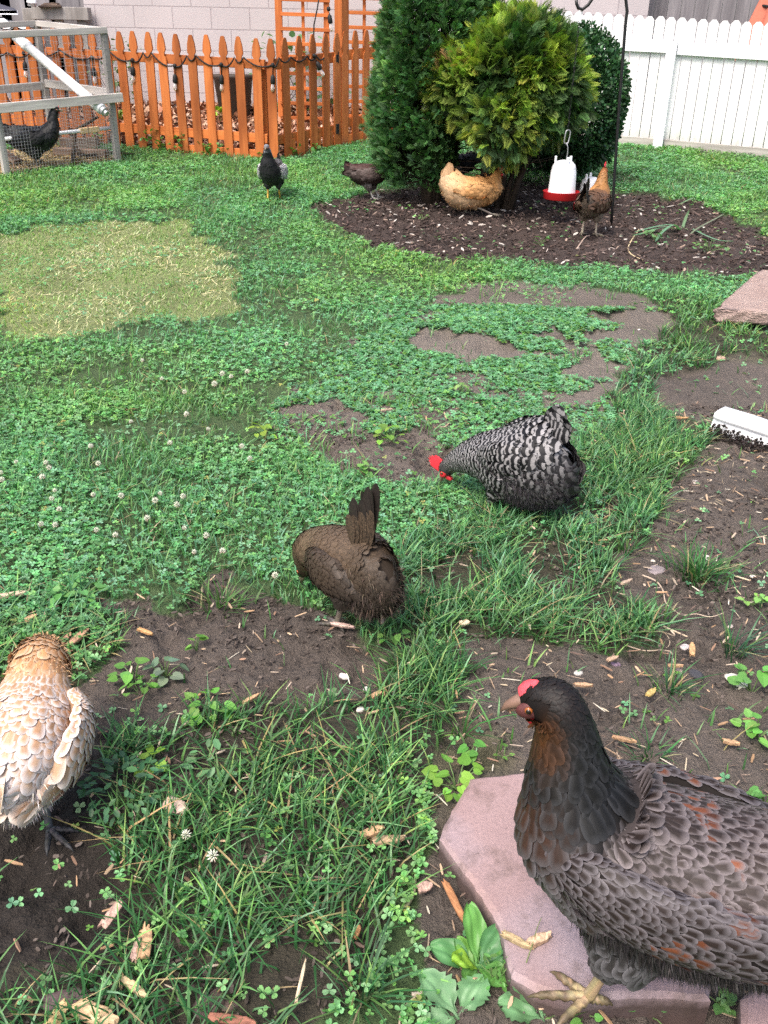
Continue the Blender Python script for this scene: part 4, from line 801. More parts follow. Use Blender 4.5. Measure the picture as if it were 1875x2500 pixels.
# ------------------------------------------------------------------ hens
def crom(P, t):
    P = np.asarray(P, float); k = len(P); i = np.clip(np.floor(t).astype(int), 0, k-2); f = (t-i)[:, None]
    g = lambda j: P[np.clip(j, 0, k-1)]
    p0, p1, p2, p3 = g(i-1), g(i), g(i+1), g(i+2)
    return .5*((2*p1)+(p2-p0)*f+(2*p0-5*p1+4*p2-p3)*f**2+(3*p1-p0-3*p2+p3)*f**3)
class Loft:
    def __init__(s, C, R, side=(0, 1, 0), ns=220):
        s.K = len(C)-1; s.t = np.linspace(0, s.K, ns); s.C = crom(C, s.t); s.R = np.maximum(crom(R, s.t), .003)
        T = np.gradient(s.C, axis=0); s.sp = np.linalg.norm(T, axis=1)/(s.t[1]-s.t[0]); T /= np.linalg.norm(T, axis=1)[:, None]; s.T = T
        S = np.asarray(side, float)-T*(T@np.asarray(side, float))[:, None]; S /= np.linalg.norm(S, axis=1)[:, None]; s.S = S; s.U = np.cross(T, S)
    def ip(s, A, t): return np.stack([np.interp(t, s.t, A[:, j]) for j in range(A.shape[1])], 1)
    def surf(s, t, a):
        C = s.ip(s.C, t); R = s.ip(s.R, t); S = s.ip(s.S, t); U = s.ip(s.U, t); ca, sa = np.cos(a)[:, None], np.sin(a)[:, None]
        return C+U*np.where(ca > 0, R[:, :1], R[:, 1:2])*ca+S*R[:, 2:3]*sa
    def frame(s, t, a):
        e = 1e-3; p = s.surf(t, a); dt = s.surf(np.minimum(t+e*10, s.K), a)-s.surf(np.maximum(t-e*10, 0), a); da = s.surf(t, a+e*5)-s.surf(t, a-e*5)
        n = np.cross(dt, da); n /= np.linalg.norm(n, axis=1)[:, None]+1e-12; c = s.ip(s.C, t); sg = np.sign(np.sum(n*(p-c), 1)); n *= np.where(sg == 0, 1, sg)[:, None]
        d = -dt/(np.linalg.norm(dt, axis=1)[:, None]+1e-12); return p, n, d
    def body(s, nt=44, na=28):
        t = np.linspace(0, s.K, nt); a = np.linspace(0, 2*math.pi, na, endpoint=False); Tg, Ag = np.meshgrid(t, a, indexing='ij')
        V = s.surf(Tg.ravel(), Ag.ravel()); i = (np.arange(nt-1)[:, None]*na+np.arange(na)[None]).ravel(); j = (np.arange(nt-1)[:, None]*na+(np.arange(na)+1)[None] % na).ravel()
        V = np.concatenate([V, s.C[:1], s.C[-1:]]); q = np.arange(na)
        return V, [np.stack([i, j, j+na, i+na], 1), np.stack([np.full(na, nt*na), (q+1) % na, q], 1), np.stack([np.full(na, nt*na+1), (nt-1)*na+q, (nt-1)*na+(q+1) % na], 1)], Tg.ravel(), Ag.ravel()
FV = np.array([0, .22, .45, .66, .84, .95, 1.0]); FWD = np.array([.35, .72, .93, 1.0, .86, .55, .12]); FU = np.array([-1, -.5, 0, .5, 1.0])
def feathers(P, D, N, L, W, lift, A, B, rr, curl=.5, cup=.16, pointy=0.0):
    n = len(P); D = D-N*np.sum(D*N, 1)[:, None]; D /= np.linalg.norm(D, axis=1)[:, None]+1e-9; S = np.cross(N, D)
    wd = FWD*(1-pointy*FV**2*.6); v, u = np.meshgrid(FV, FU, indexing='ij'); w = np.repeat(wd[:, None], 5, 1); v, u, w = v.ravel(), u.ravel(), w.ravel(); k = len(v)
    up = lift[:, None]*v[None]-curl*lift[:, None]*v[None]**2-(cup*.5)*(W/np.maximum(L, 1e-6))[:, None]*(u**2*w)[None]
    V = P[:, None]+D[:, None]*(L[:, None]*v[None])[..., None]+S[:, None]*(W[:, None]*.5*(u*w)[None])[..., None]+N[:, None]*(L[:, None]*up)[..., None]
    base = np.array([(i*5+j, i*5+j+1, (i+1)*5+j+1, (i+1)*5+j) for i in range(len(FV)-1) for j in range(4)])
    Fc = (base[None]+(np.arange(n)*k)[:, None, None]).reshape(-1, 4)
    uv = np.stack([np.broadcast_to(u, (n, k)), np.broadcast_to(v, (n, k)), np.broadcast_to(rr[:, None], (n, k))], -1).reshape(-1, 3)
    return V.reshape(-1, 3), Fc, np.repeat(A, k, 0), np.repeat(B, k, 0), uv
class Plume:
    def __init__(s): s.V = []; s.F = []; s.A = []; s.B = []; s.U = []; s.n = 0
    def add(s, *a, **kw):
        V, Fc, A, B, uv = feathers(*a, **kw); s.F.append(Fc+s.n); s.n += len(V); s.V.append(V); s.A.append(A); s.B.append(B); s.U.append(uv)
    def build(s, name, mat, par): 
        return mesh(name, np.concatenate(s.V), [np.concatenate(s.F)], mat, par, attrs=dict(cA=np.concatenate(s.A), cB=np.concatenate(s.B), fuv=np.concatenate(s.U)), smooth=True)
def coat(pl, lo, Lk, topA, topB, botA, botB, r, t0, t1, wr=.6, lift=.15, keep=None, amod=None, dens=1.0, jl=.2, spread=.45, droop=.0, rust=None, arange=(-math.pi, math.pi)):
    Lk = np.asarray(Lk, float); ks = np.arange(len(Lk)); t = t1; rows = []
    a12 = arange[0]+(arange[1]-arange[0])*np.arange(24)/23
    while t > t0:
        L = np.interp(t, ks, Lk); tt_ = np.full(24, t); loc_s = np.linalg.norm(lo.surf(np.minimum(tt_+.02, lo.K), a12)-lo.surf(np.maximum(tt_-.02, 0), a12), axis=1)/.04; smax = max(loc_s.max(), 1e-4)
        ring = lo.surf(tt_, a12); circ = np.linalg.norm(np.diff(ring, axis=0), axis=1).sum(); n = max(5, int(circ/(L*wr*.60)*dens))
        a = arange[0]+(arange[1]-arange[0])*((np.arange(n)+r.random()*1.0)/n)+r.normal(0, .12*(arange[1]-arange[0])/n, n); kk = r.random(n) < np.clip(np.interp(a, a12, loc_s)/smax*1.7, .5, 1); a = a[kk]
        rows.append((np.full(len(a), t)+r.normal(0, .12*spread*L/smax, len(a)), a)); t -= spread*L/smax/dens
    t = np.clip(np.concatenate([q[0] for q in rows]), .02, lo.K-.02); a = np.concatenate([q[1] for q in rows]); p, nn, d = lo.frame(t, a)
    k = np.ones(len(t), bool) if keep is None else keep(t, a, p); t, a, p, nn, d = t[k], a[k], p[k], nn[k], d[k]; n = len(t)
    L = np.interp(t, ks, Lk)*(1+r.normal(0, jl, n)); W = L*wr*(1+r.normal(0, .08, n)); m = np.clip(.62+1.1*np.cos(a), 0, 1)[:, None]
    pk = lambda X: np.stack([np.interp(t, ks, np.asarray(X)[:, j]) for j in range(3)], 1)
    A = pk(topA)*m+pk(botA)*(1-m); B = pk(topB)*m+pk(botB)*(1-m)
    if rust is not None: A = rust(t, a, p, A, r)
    jv = (1+r.normal(0, .14, (n, 1))); A = np.clip(A*jv, 0, 1); B = np.clip(B*(1+r.normal(0, .10, (n, 1))), 0, 1)
    d = d+np.array([0, 0, -droop])+r.normal(0, .15, (n, 3)); pl.add(p+nn*.001, d, nn, L, W, lift*(1+r.normal(0, .25, n)), A, B, r.random(n))
def strands(name, lo, n, r, tr, ar, L, col, par, hang=.5, w=.0016):
    t = r.uniform(*tr, n); a = r.uniform(*ar, n)*np.where(r.random(n) < .5, 1, -1); p, nn, d = lo.frame(t, a); Lr = L*r.uniform(.55, 1.25, n)
    D = nn*.75+d*.6+r.normal(0, .33, (n, 3)); D[:, 2] -= hang; D /= np.linalg.norm(D, axis=1)[:, None]; S = np.cross(D, nn+r.normal(0, .3, (n, 3))); S /= np.linalg.norm(S, axis=1)[:, None]+1e-9
    q = p-nn*.004; V = np.stack([q-S*w, q+S*w, q+D*Lr[:, None]*.55+S*w*.8+nn*.002, q+D*Lr[:, None]*.55-S*w*.8+nn*.002, q+D*Lr[:, None]-np.array([0, 0, 1])*Lr[:, None]*.18], 1); b = np.arange(n)[:, None]*5
    c = np.repeat(hsvj(col, n, .45, .1, r), 5, 0); return mesh(name, V.reshape(-1, 3), [b+np.array([[0, 1, 2, 3]]), b+np.array([[3, 2, 4]])], MT['straw'], par, col=c)
def hen(label, foot, h, yaw, st, pal, mat, scale=1.0, seed=1, wing=None, tail=None, legs=(), comb='single', fluff=None, face=True, q=1.0, rust=None, legcol=(.30, .22, .10), headlook=0.0, bend=0.0, comb_s=1.0, hcol=None, beakc=(.22, .17, .12), tailcov=None, lx=1.0, wide=1.0, zs=1.0):
    r = np.random.default_rng(seed); P0 = at(foot[0], foot[1], h) if len(foot) == 2 else np.array(foot); st = [list(s) for s in st]
    C = np.array([(s[0], (bend*max(0, i-5)**1.5 if bend else 0), s[1]) for i, s in enumerate(st)])*scale; R = np.array([(s[2], s[3], s[4]) for s in st])*scale; Lk = np.array([s[5] for s in st])*scale*q
    tA = np.array([pal[s[6]][0] for s in st]); tB = np.array([pal[s[6]][1] for s in st]); bA = np.array([pal[s[7]][0] for s in st]); bB = np.array([pal[s[7]][1] for s in st])
    lo = Loft(C, R); V, Fs, tg, ag = lo.body(); ks = np.arange(len(st)); m = np.clip(.5+.9*np.cos(ag), 0, 1)[:, None]; mx = lambda X: np.stack([np.interp(tg, ks, X[:, j]) for j in range(3)], 1)
    cc = (mx(tA)*.5+mx(tB)*.2)*m+(mx(bA)*.5+mx(bB)*.2)*(1-m); cc = np.concatenate([cc, cc[:1], cc[-1:]])
    # legs grow out of the same body mesh
    b = MB()
    for (hx, hy, hz, ax_, ay_, ty, vis) in legs:
        s = scale; hip = np.array([hx-.02, hy*.8, hz+.06])*s; hock = np.array([hx, hy, hz])*s; ank = np.array([ax_, ay_, .014])*s; ank[2] = .013
        b.tube([hip, (hip+hock)/2, hock+np.array([0, 0, .012*s]), hock, hock*.85+ank*.15, hock*.5+ank*.5, hock*.12+ank*.88, ank], np.array([.024, .02, .0125, .0115, .0088, .0078, .0088, .0098])*s, 10)
        for dy, Lt in ((ty, .068), (ty+.72, .052), (ty-.72, .052), (ty+3.05, .028)):
            dr = np.array([math.cos(dy), math.sin(dy), 0]); pts = [ank+dr*Lt*f_*s+np.array([0, 0, z_]) for f_, z_ in ((0, 0), (.14, .001), (.26, -.002), (.36, .0005), (.48, -.003), (.60, -.0005), (.72, -.004), (.84, -.002), (.96, -.005), (1.04, -.005), (1.13, -.007), (1.24, -.011))]
            b.tube(pts, np.array([.0088, .0072, .0082, .0066, .0076, .0060, .0069, .0054, .0058, .0034, .0026, .0007])*s, 8)
    nb_ = len(V)
    if b.v:
        LV = np.array(b.v); lc = hsvj(legcol, len(LV), .25, .1, r); lc *= np.where(LV[:, 2:3] < .018, (.06+.66*fbm(LV[:, 0]*160, LV[:, 1]*160+LV[:, 2]*90, 4, 3))[:, None], 1.0); V = np.concatenate([V, LV]); cc = np.concatenate([cc, lc])
        Fl = [np.array([f for f in b.f if len(f) == k]) + nb_ for k in sorted(set(map(len, b.f)))]; nf0 = sum(len(f) for f in Fs); nf1 = sum(len(f) for f in Fl); Fs = Fs+Fl; mi = [0]*nf0+[1]*nf1
    else: mi = None
    o = mesh('hen', V, Fs, [MT['bird'], MT['skin']], None, col=cc, smooth=True, mi=mi, loc=P0); o.rotation_euler = (0, 0, math.radians(yaw)); tag(o, label, 'hen', 'hens in the yard')
    pl = Plume(); kp = (lambda t, a, p: t < lo.K-.9) if face else None
    coat(pl, lo, Lk, tA, tB, bA, bB, r, .15, lo.K-.35, keep=lambda t, a, p: ~((t > lo.K-1.6) & (np.abs(a) > .95) & (np.abs(a) < 2.6)) if face else np.ones(len(t), bool), rust=rust, wr=.62)
    pl.build('plumage', mat, o)
    for (hx, hy, hz, ax_, ay_, ty, vis) in legs:             # feathered thigh
        s = scale; hip = np.array([hx-.035, hy*.95, hz+.11])*s; hk_ = np.array([hx, hy, hz+.0])*s; th = Loft([hip, hip*.6+hk_*.4, hip*.25+hk_*.75, hk_], np.array([(.055, .055, .04), (.05, .05, .042), (.034, .034, .03), (.014, .014, .014)])*s, side=(0, 1, 0))
        pl = Plume(); Lx = np.array([.035, .035, .03, .02])*s*q
        th2 = Loft([hk_, hip*.25+hk_*.75, hip*.6+hk_*.4, hip], np.array([(.014, .014, .014), (.034, .034, .03), (.05, .05, .042), (.055, .055, .04)])*s); w4 = lambda k: np.array([pal[k][0]]*4); w5 = lambda k: np.array([pal[k][1]]*4)
        coat(pl, th2, Lx[::-1], w4('thigh'), w5('thigh'), w4('thigh'), w5('thigh'), r, .1, 2.9, wr=.6); tv, tf, _, _ = th2.body(14, 14); t_o = mesh('thigh', tv, tf, MT['bird'], o, col=np.tile(np.array(pal['thigh'][0])*.7, (len(tv), 1)), smooth=True); pl.build('thigh_feathers', mat, t_o)
    if wing:
        for sg in (1, -1):
            s = scale; wc = np.array([(x, sg*y, z) for x, y, z, *_ in wing])*s; wr_ = np.array([(u, d, .022) for _, _, _, u, d, *_ in wing])*s; wl_ = np.array([w[5] for w in wing])*s*q; wlo = Loft(wc, wr_); K = len(wing)
            wv, wf, _, wa = wlo.body(22, 16); A_ = np.array([pal[w[6]][0] for w in wing]); B_ = np.array([pal[w[6]][1] for w in wing]); w_o = mesh('wing', wv, wf, MT['bird'], o, col=np.tile(A_[1]*.6, (len(wv), 1)), smooth=True); pl = Plume()
            coat(pl, wlo, wl_, A_, B_, A_, B_, r, .08, K-1.04, wr=.55, lift=.10, rust=rust, arange=((-.15, math.pi+.25) if sg > 0 else (-math.pi-.25, .15)), jl=.1); pl.build('wing_feathers', mat, w_o)
    if tail:
        b0, d0, n_, L_, wd_, fan, key = tail; s = scale; pl = Plume(); d0 = np.array(d0, float); d0 /= np.linalg.norm(d0); upv = np.cross(d0, (0, 1, 0)); upv = upv*np.sign(upv[2]+1e-6 if abs(upv[2]) > .15 else -upv[0]*np.sign(1))
        nn_ = max(4, n_//2+1); sd_ = np.array([0, 1.0, 0])
        for sg in (1, -1):
            for layer in range(2):
                q_ = np.linspace(0, 1, nn_); th_ = q_*fan+.10*layer; Dv = d0[None]*np.cos(th_)[:, None]-upv[None]*np.sin(th_)[:, None]+sd_[None]*(sg*(.02+.09*q_))[:, None]+r.normal(0, .05, (nn_, 3)); Nv = sd_[None]*sg*np.ones((nn_, 1))+upv[None]*(.30-.25*q_)[:, None]+d0[None]*.1; Nv /= np.linalg.norm(Nv, axis=1)[:, None]
                Pv = np.array(b0)*s+sd_[None]*(sg*(.006+.014*q_)*s)[:, None]-upv[None]*(q_*.035*s)[:, None]+Nv*(.004*layer+.0015*np.arange(nn_)[:, None]); Lv = L_*s*(1-.38*layer)*(1-.34*q_)*(1+r.normal(0, .07, nn_)); A_ = np.tile(pal[key if layer == 0 else tailcov or key][0], (nn_, 1))*(1+r.normal(0, .12, (nn_, 1))); B_ = np.tile(pal[key if layer == 0 else tailcov or key][1], (nn_, 1)); pl.add(Pv, Dv, Nv, Lv, np.full(nn_, wd_*s), np.full(nn_, .05), np.clip(A_, 0, 1), B_, r.random(nn_), curl=.6, cup=.12)
        pl.build('tail', mat, o)
    if fluff:
        for fl in fluff: strands('fluff', lo, fl[0], r, fl[1], fl[2], fl[3]*scale, fl[4], o, *(fl[5:]))
    # head: beak, face, eyes, wattles, comb
    e = lo.C[-1]; T = lo.T[-1]; U = lo.U[-1]; S = np.array([0, 1.0, 0]); s = scale; hs = lo.surf(np.array([lo.K-1.0]), np.array([0.0]))[0]; hc = lo.ip(lo.C, np.array([lo.K-1.0]))[0]; rs_ = lo.ip(lo.R, np.array([lo.K-1.0]))[0]
    b = MB(); b.tube([e-T*.012*s, e+T*.006*s+U*.001*s, e+T*.022*s-U*.003*s, e+T*.034*s-U*.011*s], np.array([.0105, .009, .0055, .001])*s, 10); b.tube([e-T*.01*s-U*.006*s, e+T*.008*s-U*.009*s, e+T*.025*s-U*.012*s], np.array([.007, .005, .001])*s, 8); bk = b.build('beak', simple('horn_beak', beakc, .4, .4, .25, 60, .1), o, smooth=True)
    Rm = np.stack([T, S, U], 1)
    for sg in (1, -1):
        b = MB(); fc = hc+T*.006*s+S*sg*rs_[2]*.66-U*.003*s; b.ell(fc+T*.001*s, (.019*s, .0075*s, .012*s), Rm, 14, 9); b.ell(fc-T*.016*s-U*.005*s, (.011*s, .006*s, .010*s), Rm, 12, 7); b.ell(e-T*.006*s+S*sg*.007*s-U*.004*s, (.012*s, .007*s, .008*s), Rm, 10, 6); b.build('face_patch', MT['red'] if not hcol else hcol, o, smooth=True)
        b = MB(); ec = hc+T*.007*s+S*sg*(rs_[2]*.66+.0070*s)+U*.001*s; b.ell(ec, (.0052*s, .0032*s, .0052*s), Rm, 10, 6); ey = b.build('eye', MT['iris'], o, smooth=True); b = MB(); b.ell(ec+S*sg*.0014*s, (.0038*s, .0027*s, .0038*s), Rm, 8, 6); b.build('pupil', MT['eye'], ey, smooth=True)
        b = MB(); wl2 = .013*comb_s; b.ell(e-T*.004*s+S*sg*.006*s-U*(.012+wl2*.6)*s, (.008*s, .0035*s, wl2*s), Rm, 10, 8); b.build('wattle', MT['red'], o, smooth=True) if comb != 'none' else None
    if comb == 'single':
        n_ = 13; xs_ = np.linspace(-.024, .020, n_); top = [.018+.016*math.sin(math.pi*i/(n_-1))+(.010 if i % 2 else 0) for i in range(n_)]; b = MB(); V = []
        for sg in (1, -1):
            for x, z in zip(xs_, top): V += [hc+T*x*s+U*(rs_[0]*.75)+S*sg*.0035*s, hc+T*x*s*1.1+U*(rs_[0]*.8+z*s*comb_s)+S*sg*.0014*s]
        Fc = [(2*i, 2*i+2, 2*i+3, 2*i+1) for i in range(n_-1)]+[(2*n_+2*i, 2*n_+2*i+1, 2*n_+2*i+3, 2*n_+2*i+2) for i in range(n_-1)]+[(2*i+1, 2*i+3, 2*n_+2*i+3, 2*n_+2*i+1) for i in range(n_-1)]; b.add(V, Fc); b.build('comb', MT['red'], o, smooth=True)
    elif comb == 'pea':
        pk_ = simple('pink_comb', (.72, .085, .11), .55, .35, .2, 300, .6, .002); tq = np.linspace(lo.K-.12, lo.K-1.25, 9); V = []; wid = [.004, .007, .0085, .0092, .009, .0085, .0075, .0055, .003]
        for i, tt_ in enumerate(tq):
            for j in range(7):
                v = (j-3)/3; p = lo.surf(np.array([tt_]), np.array([0.0]))[0]; u_ = lo.ip(lo.U, np.array([tt_]))[0]; V.append(p+S*v*wid[i]*1.25*s+u_*(.0050*math.sqrt(max(0, 1-v*v))*(1 if 0 < i < 8 else .2)-.0028*v*v+r.normal(0, .0005))*s+T*.002*s)
        ii = (np.arange(8)[:, None]*7+np.arange(6)[None]).ravel(); mesh('comb', V, [np.stack([ii, ii+1, ii+8, ii+7], 1)], pk_, o, smooth=True)
    return o
def pal_(**k): return {a: (np.array(b[0]), np.array(b[1])) for a, b in k.items()}
DEFW = lambda ys=1.0, zz=0.0, k1='wing', k2='wing2', sx=1.0: [(-.19*sx, .050*ys, .245+zz, .018, .02, .07, k2), (-.12*sx, .082*ys, .240+zz, .045, .04, .07, k2), (-.03*sx, .100*ys, .245+zz, .058, .055, .05, k1), (.05*sx, .098*ys, .262+zz, .05, .05, .035, k1), (.10*sx, .075*ys, .285+zz, .02, .02, .025, k1)]
STD = [(-.21, .315, .02, .03, .02, .04, 'saddle', 'fluff'), (-.16, .285, .05, .09, .06, .05, 'saddle', 'fluff'), (-.06, .26, .075, .12, .10, .045, 'back', 'fluff'), (.04, .255, .08, .105, .10, .04, 'back', 'breast'), (.11, .29, .066, .08, .085, .035, 'back', 'breast'), (.15, .345, .05, .05, .06, .04, 'hackle', 'breast'), (.165, .40, .036, .036, .04, .035, 'hackle', 'hackle'), (.18, .44, .03, .03, .03, .022, 'hackle', 'hackle'), (.20, .462, .026, .026, .023, .012, 'head', 'head'), (.222, .462, .016, .018, .014, .008, 'head', 'head')]
LG = lambda hx=-.01, y=.048, hz=.11, ax=.0, t=0.0: [(hx, y, hz, ax, y, t, 1), (hx, -y, hz, ax, -y, t, 1)]
# A. large dark laced hen on the stepping stone
BK = ((.012, .010, .010), (.030, .028, .030)); 
pA = pal_(hackle=((.006, .006, .006), (.026, .027, .030)), head=((.006, .005, .005), (.014, .009, .008)), cheek=((.05, .020, .008), (.09, .035, .012)), breast=((.035, .025, .023), (.15, .14, .155)), breast2=((.05, .022, .014), (.06, .05, .05)), back=((.024, .016, .014), (.165, .140, .145)), saddle=((.034, .021, .018), (.19, .155, .152)), fluff=((.018, .016, .016), (.035, .032, .033)), wing=((.020, .013, .012), (.125, .112, .122)), wing2=((.019, .015, .014), (.095, .085, .092)), tail=((.06, .055, .06), (.16, .15, .16)), thigh=((.03, .027, .028), (.12, .115, .125)))
def rustA(t, a, p, A, r):
    m = (fbm(p[:, 0]*16+3, p[:, 2]*16+p[:, 1]*9, 3, 2) > .475) & (r.random(len(t)) < .5) & (A[:, 0] > .012) & (t < 4.4); A = A.copy(); A[m] = np.array([.15, .048, .022])*r.uniform(.5, 1.2, (int(m.sum()), 1)); return A
stA = [(-.40, .325, .02, .03, .02, .035, 'saddle', 'fluff'), (-.33, .285, .05, .08, .065, .036, 'saddle', 'fluff'), (-.23, .248, .078, .112, .096, .027, 'saddle', 'fluff'), (-.11, .235, .096, .118, .110, .025, 'back', 'fluff'), (-.02, .243, .102, .112, .106, .024, 'back', 'breast'), (.045, .285, .09, .085, .094, .028, 'back', 'breast'), (.070, .345, .062, .055, .068, .036, 'hackle', 'breast2'), (.078, .395, .046, .042, .048, .032, 'hackle', 'hackle'), (.086, .437, .036, .034, .036, .020, 'hackle', 'cheek'), (.100, .467, .030, .030, .030, .012, 'head', 'cheek'), (.122, .470, .025, .026, .024, .008, 'head', 'head'), (.138, .464, .014, .016, .014, .006, 'head', 'head')]
wA = [(-.34, .055, .24, .02, .03, .055, 'wing2'), (-.25, .085, .232, .042, .038, .05, 'wing2'), (-.14, .104, .238, .056, .042, .030, 'wing'), (-.04, .105, .252, .058, .040, .024, 'wing'), (.035, .085, .275, .042, .036, .024, 'wing'), (.062, .066, .28, .02, .02, .022, 'wing')]
fA = simple('dusky_face', (.10, .030, .030), .55, .35, .35, 200, .5, .002)
hA = hen('large black-necked hen with grey laced rusty body standing on the pink stepping stone', (1440, 2372), PZ+.002, 165, stA, pA, MT['laced'], 1.0, 11, wing=wA, tail=((-.37, .37, 0)[:0] or (-.37, 0, .335), (-.8, 0, .5), 12, .15, .045, .9, 'tail'), legs=[(-.015, .055, .085, .0, .05, .2, 1), (-.05, -.05, .085, -.07, -.05, -.1, 1)], comb='pea', fluff=[(11000, (1.2, 4.2), (1.7, 3.1), .024, (.022, .020, .020), .9, .0009), (3500, (1.0, 3.4), (1.7, 3.1), .024, (.06, .055, .057), .9, .0008)], rust=rustA, legcol=(.36, .27, .16), comb_s=1.05, hcol=fA, beakc=(.20, .12, .09))
# B. buff laced hen at the left edge
pB = pal_(hackle=((.46, .24, .11), (.58, .40, .26)), head=((.44, .25, .12), (.5, .33, .2)), breast=((.48, .32, .22), (.64, .56, .52)), back=((.52, .30, .17), (.72, .63, .59)), saddle=((.54, .38, .27), (.74, .67, .65)), fluff=((.50, .45, .42), (.62, .58, .57)), wing=((.52, .30, .17), (.72, .63, .58)), wing2=((.52, .32, .19), (.68, .58, .50)), tail=((.52, .37, .23), (.68, .58, .47)), thigh=((.55, .50, .49), (.64, .60, .60)))
stB = [(-.165, .205, .02, .03, .03, .05, 'saddle', 'fluff'), (-.125, .205, .065, .09, .07, .045, 'saddle', 'fluff'), (-.04, .215, .09, .11, .098, .036, 'back', 'fluff'), (.045, .228, .088, .10, .098, .030, 'back', 'breast'), (.105, .248, .068, .07, .078, .028, 'back', 'breast'), (.15, .270, .056, .05, .062, .036, 'hackle', 'breast'), (.185, .285, .05, .044, .056, .034, 'hackle', 'hackle'), (.215, .283, .036, .034, .040, .022, 'hackle', 'hackle'), (.24, .265, .026, .024, .026, .012, 'head', 'head'), (.255, .245, .013, .014, .013, .008, 'head', 'head')]
wB = [(-.155, .045, .175, .02, .02, .075, 'wing2'), (-.10, .080, .185, .045, .045, .07, 'wing2'), (-.02, .100, .205, .062, .06, .045, 'wing'), (.055, .097, .23, .055, .055, .032, 'wing'), (.10, .072, .255, .025, .025, .025, 'wing')]
hB = hen('buff and white laced hen facing away at the left edge with its tail nearest', (-.618, 1.215, zg(-.618, 1.215)+.006), 0, 96, stB, pB, MT['laced'], .80, 22, wide=1.17, lx=.84, zs=1.08, wing=[(w_[0]*.84, w_[1]*1.15)+w_[2:] for w_ in wB], tail=((-.095, 0, .25), (-.86, 0, -.30), 11, .125, .034, .75, 'tail'), legs=[(-.045, -.030, .115, -.085, -.040, -2.3, 1), (.03, .04, .10, .07, .045, .1, 1)], fluff=[(4200, (.5, 2.8), (1.45, 3.1), .034, (.56, .52, .49), .5, .0011), (1300, (4.6, 7.6), (0, 3.1), .020, (.56, .36, .21), -.05, .0008)], legcol=(.085, .085, .092), comb='none')
# C. dark brown hen, head down on the far side
pC = pal_(hackle=((.020, .015, .011), (.26, .18, .11)), head=((.05, .03, .02), (.12, .08, .05)), breast=((.05, .035, .028), (.10, .075, .055)), back=((.017, .013, .010), (.20, .135, .085)), saddle=((.018, .014, .011), (.115, .078, .05)), fluff=((.028, .021, .017), (.085, .065, .048)), wing=((.020, .015, .012), (.10, .07, .048)), wing2=((.03, .024, .021), (.07, .052, .04)), tail=((.016, .013, .012), (.028, .021, .017)), thigh=((.035, .027, .023), (.075, .06, .05)))
stC = [(-.15, .255, .03, .05, .03, .036, 'saddle', 'fluff'), (-.115, .228, .075, .12, .066, .036, 'saddle', 'fluff'), (-.035, .208, .082, .125, .075, .034, 'back', 'fluff'), (.05, .20, .075, .10, .080, .030, 'back', 'breast'), (.12, .182, .064, .075, .068, .026, 'hackle', 'breast'), (.175, .155, .052, .058, .06, .026, 'hackle', 'hackle'), (.205, .105, .036, .038, .04, .02, 'hackle', 'hackle'), (.222, .07, .026, .026, .024, .012, 'head', 'head'), (.236, .045, .014, .014, .013, .008, 'head', 'head')]
wC = [(-.15, .045, .185, .02, .02, .07, 'wing2'), (-.09, .070, .19, .045, .045, .06, 'wing2'), (-.02, .084, .20, .055, .055, .042, 'wing'), (.05, .082, .205, .045, .05, .03, 'wing'), (.10, .062, .205, .02, .02, .022, 'wing')]
hC = hen('dark brown hen pecking with tail raised, left of the barred hen', (852, 1522), 0, 128, stC, pC, MT['pencil'], .88, 33, q=.7, lx=.78, comb='none', hcol=MT['eye'], wing=[(w_[0]*.8,)+w_[1:] for w_ in wC], tail=((-.095, 0, .285), (-.12, 0, 1), 11, .175, .036, .34, 'tail'), tailcov='saddle', legs=[(-.02, .04, .085, .0, .04, .1, 1), (-.02, -.04, .085, .015, -.04, -.1, 1)], fluff=[(2200, (.2, 3.0), (1.75, 3.1), .026, (.040, .031, .025), .7, .0008), (500, (.3, 1.6), (1.1, 3.1), .026, (.12, .09, .068), .6, .0008)], legcol=(.16, .14, .12))
# D. barred hen
bw_ = ((.008, .008, .010), (.27, .262, .268)); bd_ = ((.010, .010, .012), (.20, .195, .20))
pD = pal_(hackle=bw_, head=((.012, .012, .012), (.22, .21, .21)), breast=bw_, back=bw_, saddle=bw_, fluff=((.03, .028, .03), (.10, .095, .10)), wing=bw_, wing2=bd_, tail=bd_, thigh=((.012, .012, .014), (.26, .25, .255)))
stD = [(-.19, .235, .045, .06, .05, .040, 'saddle', 'fluff'), (-.155, .215, .110, .14, .105, .040, 'saddle', 'fluff'), (-.085, .20, .125, .148, .135, .034, 'back', 'fluff'), (-.005, .19, .095, .13, .13, .028, 'back', 'thigh'), (.07, .18, .07, .09, .10, .024, 'hackle', 'breast'), (.125, .16, .05, .06, .07, .022, 'hackle', 'breast'), (.16, .14, .038, .043, .048, .018, 'hackle', 'hackle'), (.19, .116, .03, .03, .03, .013, 'head', 'hackle'), (.209, .092, .023, .023, .021, .010, 'head', 'head'), (.218, .074, .012, .013, .012, .008, 'head', 'head')]
wD = [(-.16, .10, .215, .03, .03, .04, 'wing'), (-.09, .128, .212, .05, .045, .036, 'wing'), (-.01, .125, .205, .05, .045, .028, 'wing'), (.06, .092, .20, .025, .025, .022, 'wing')]
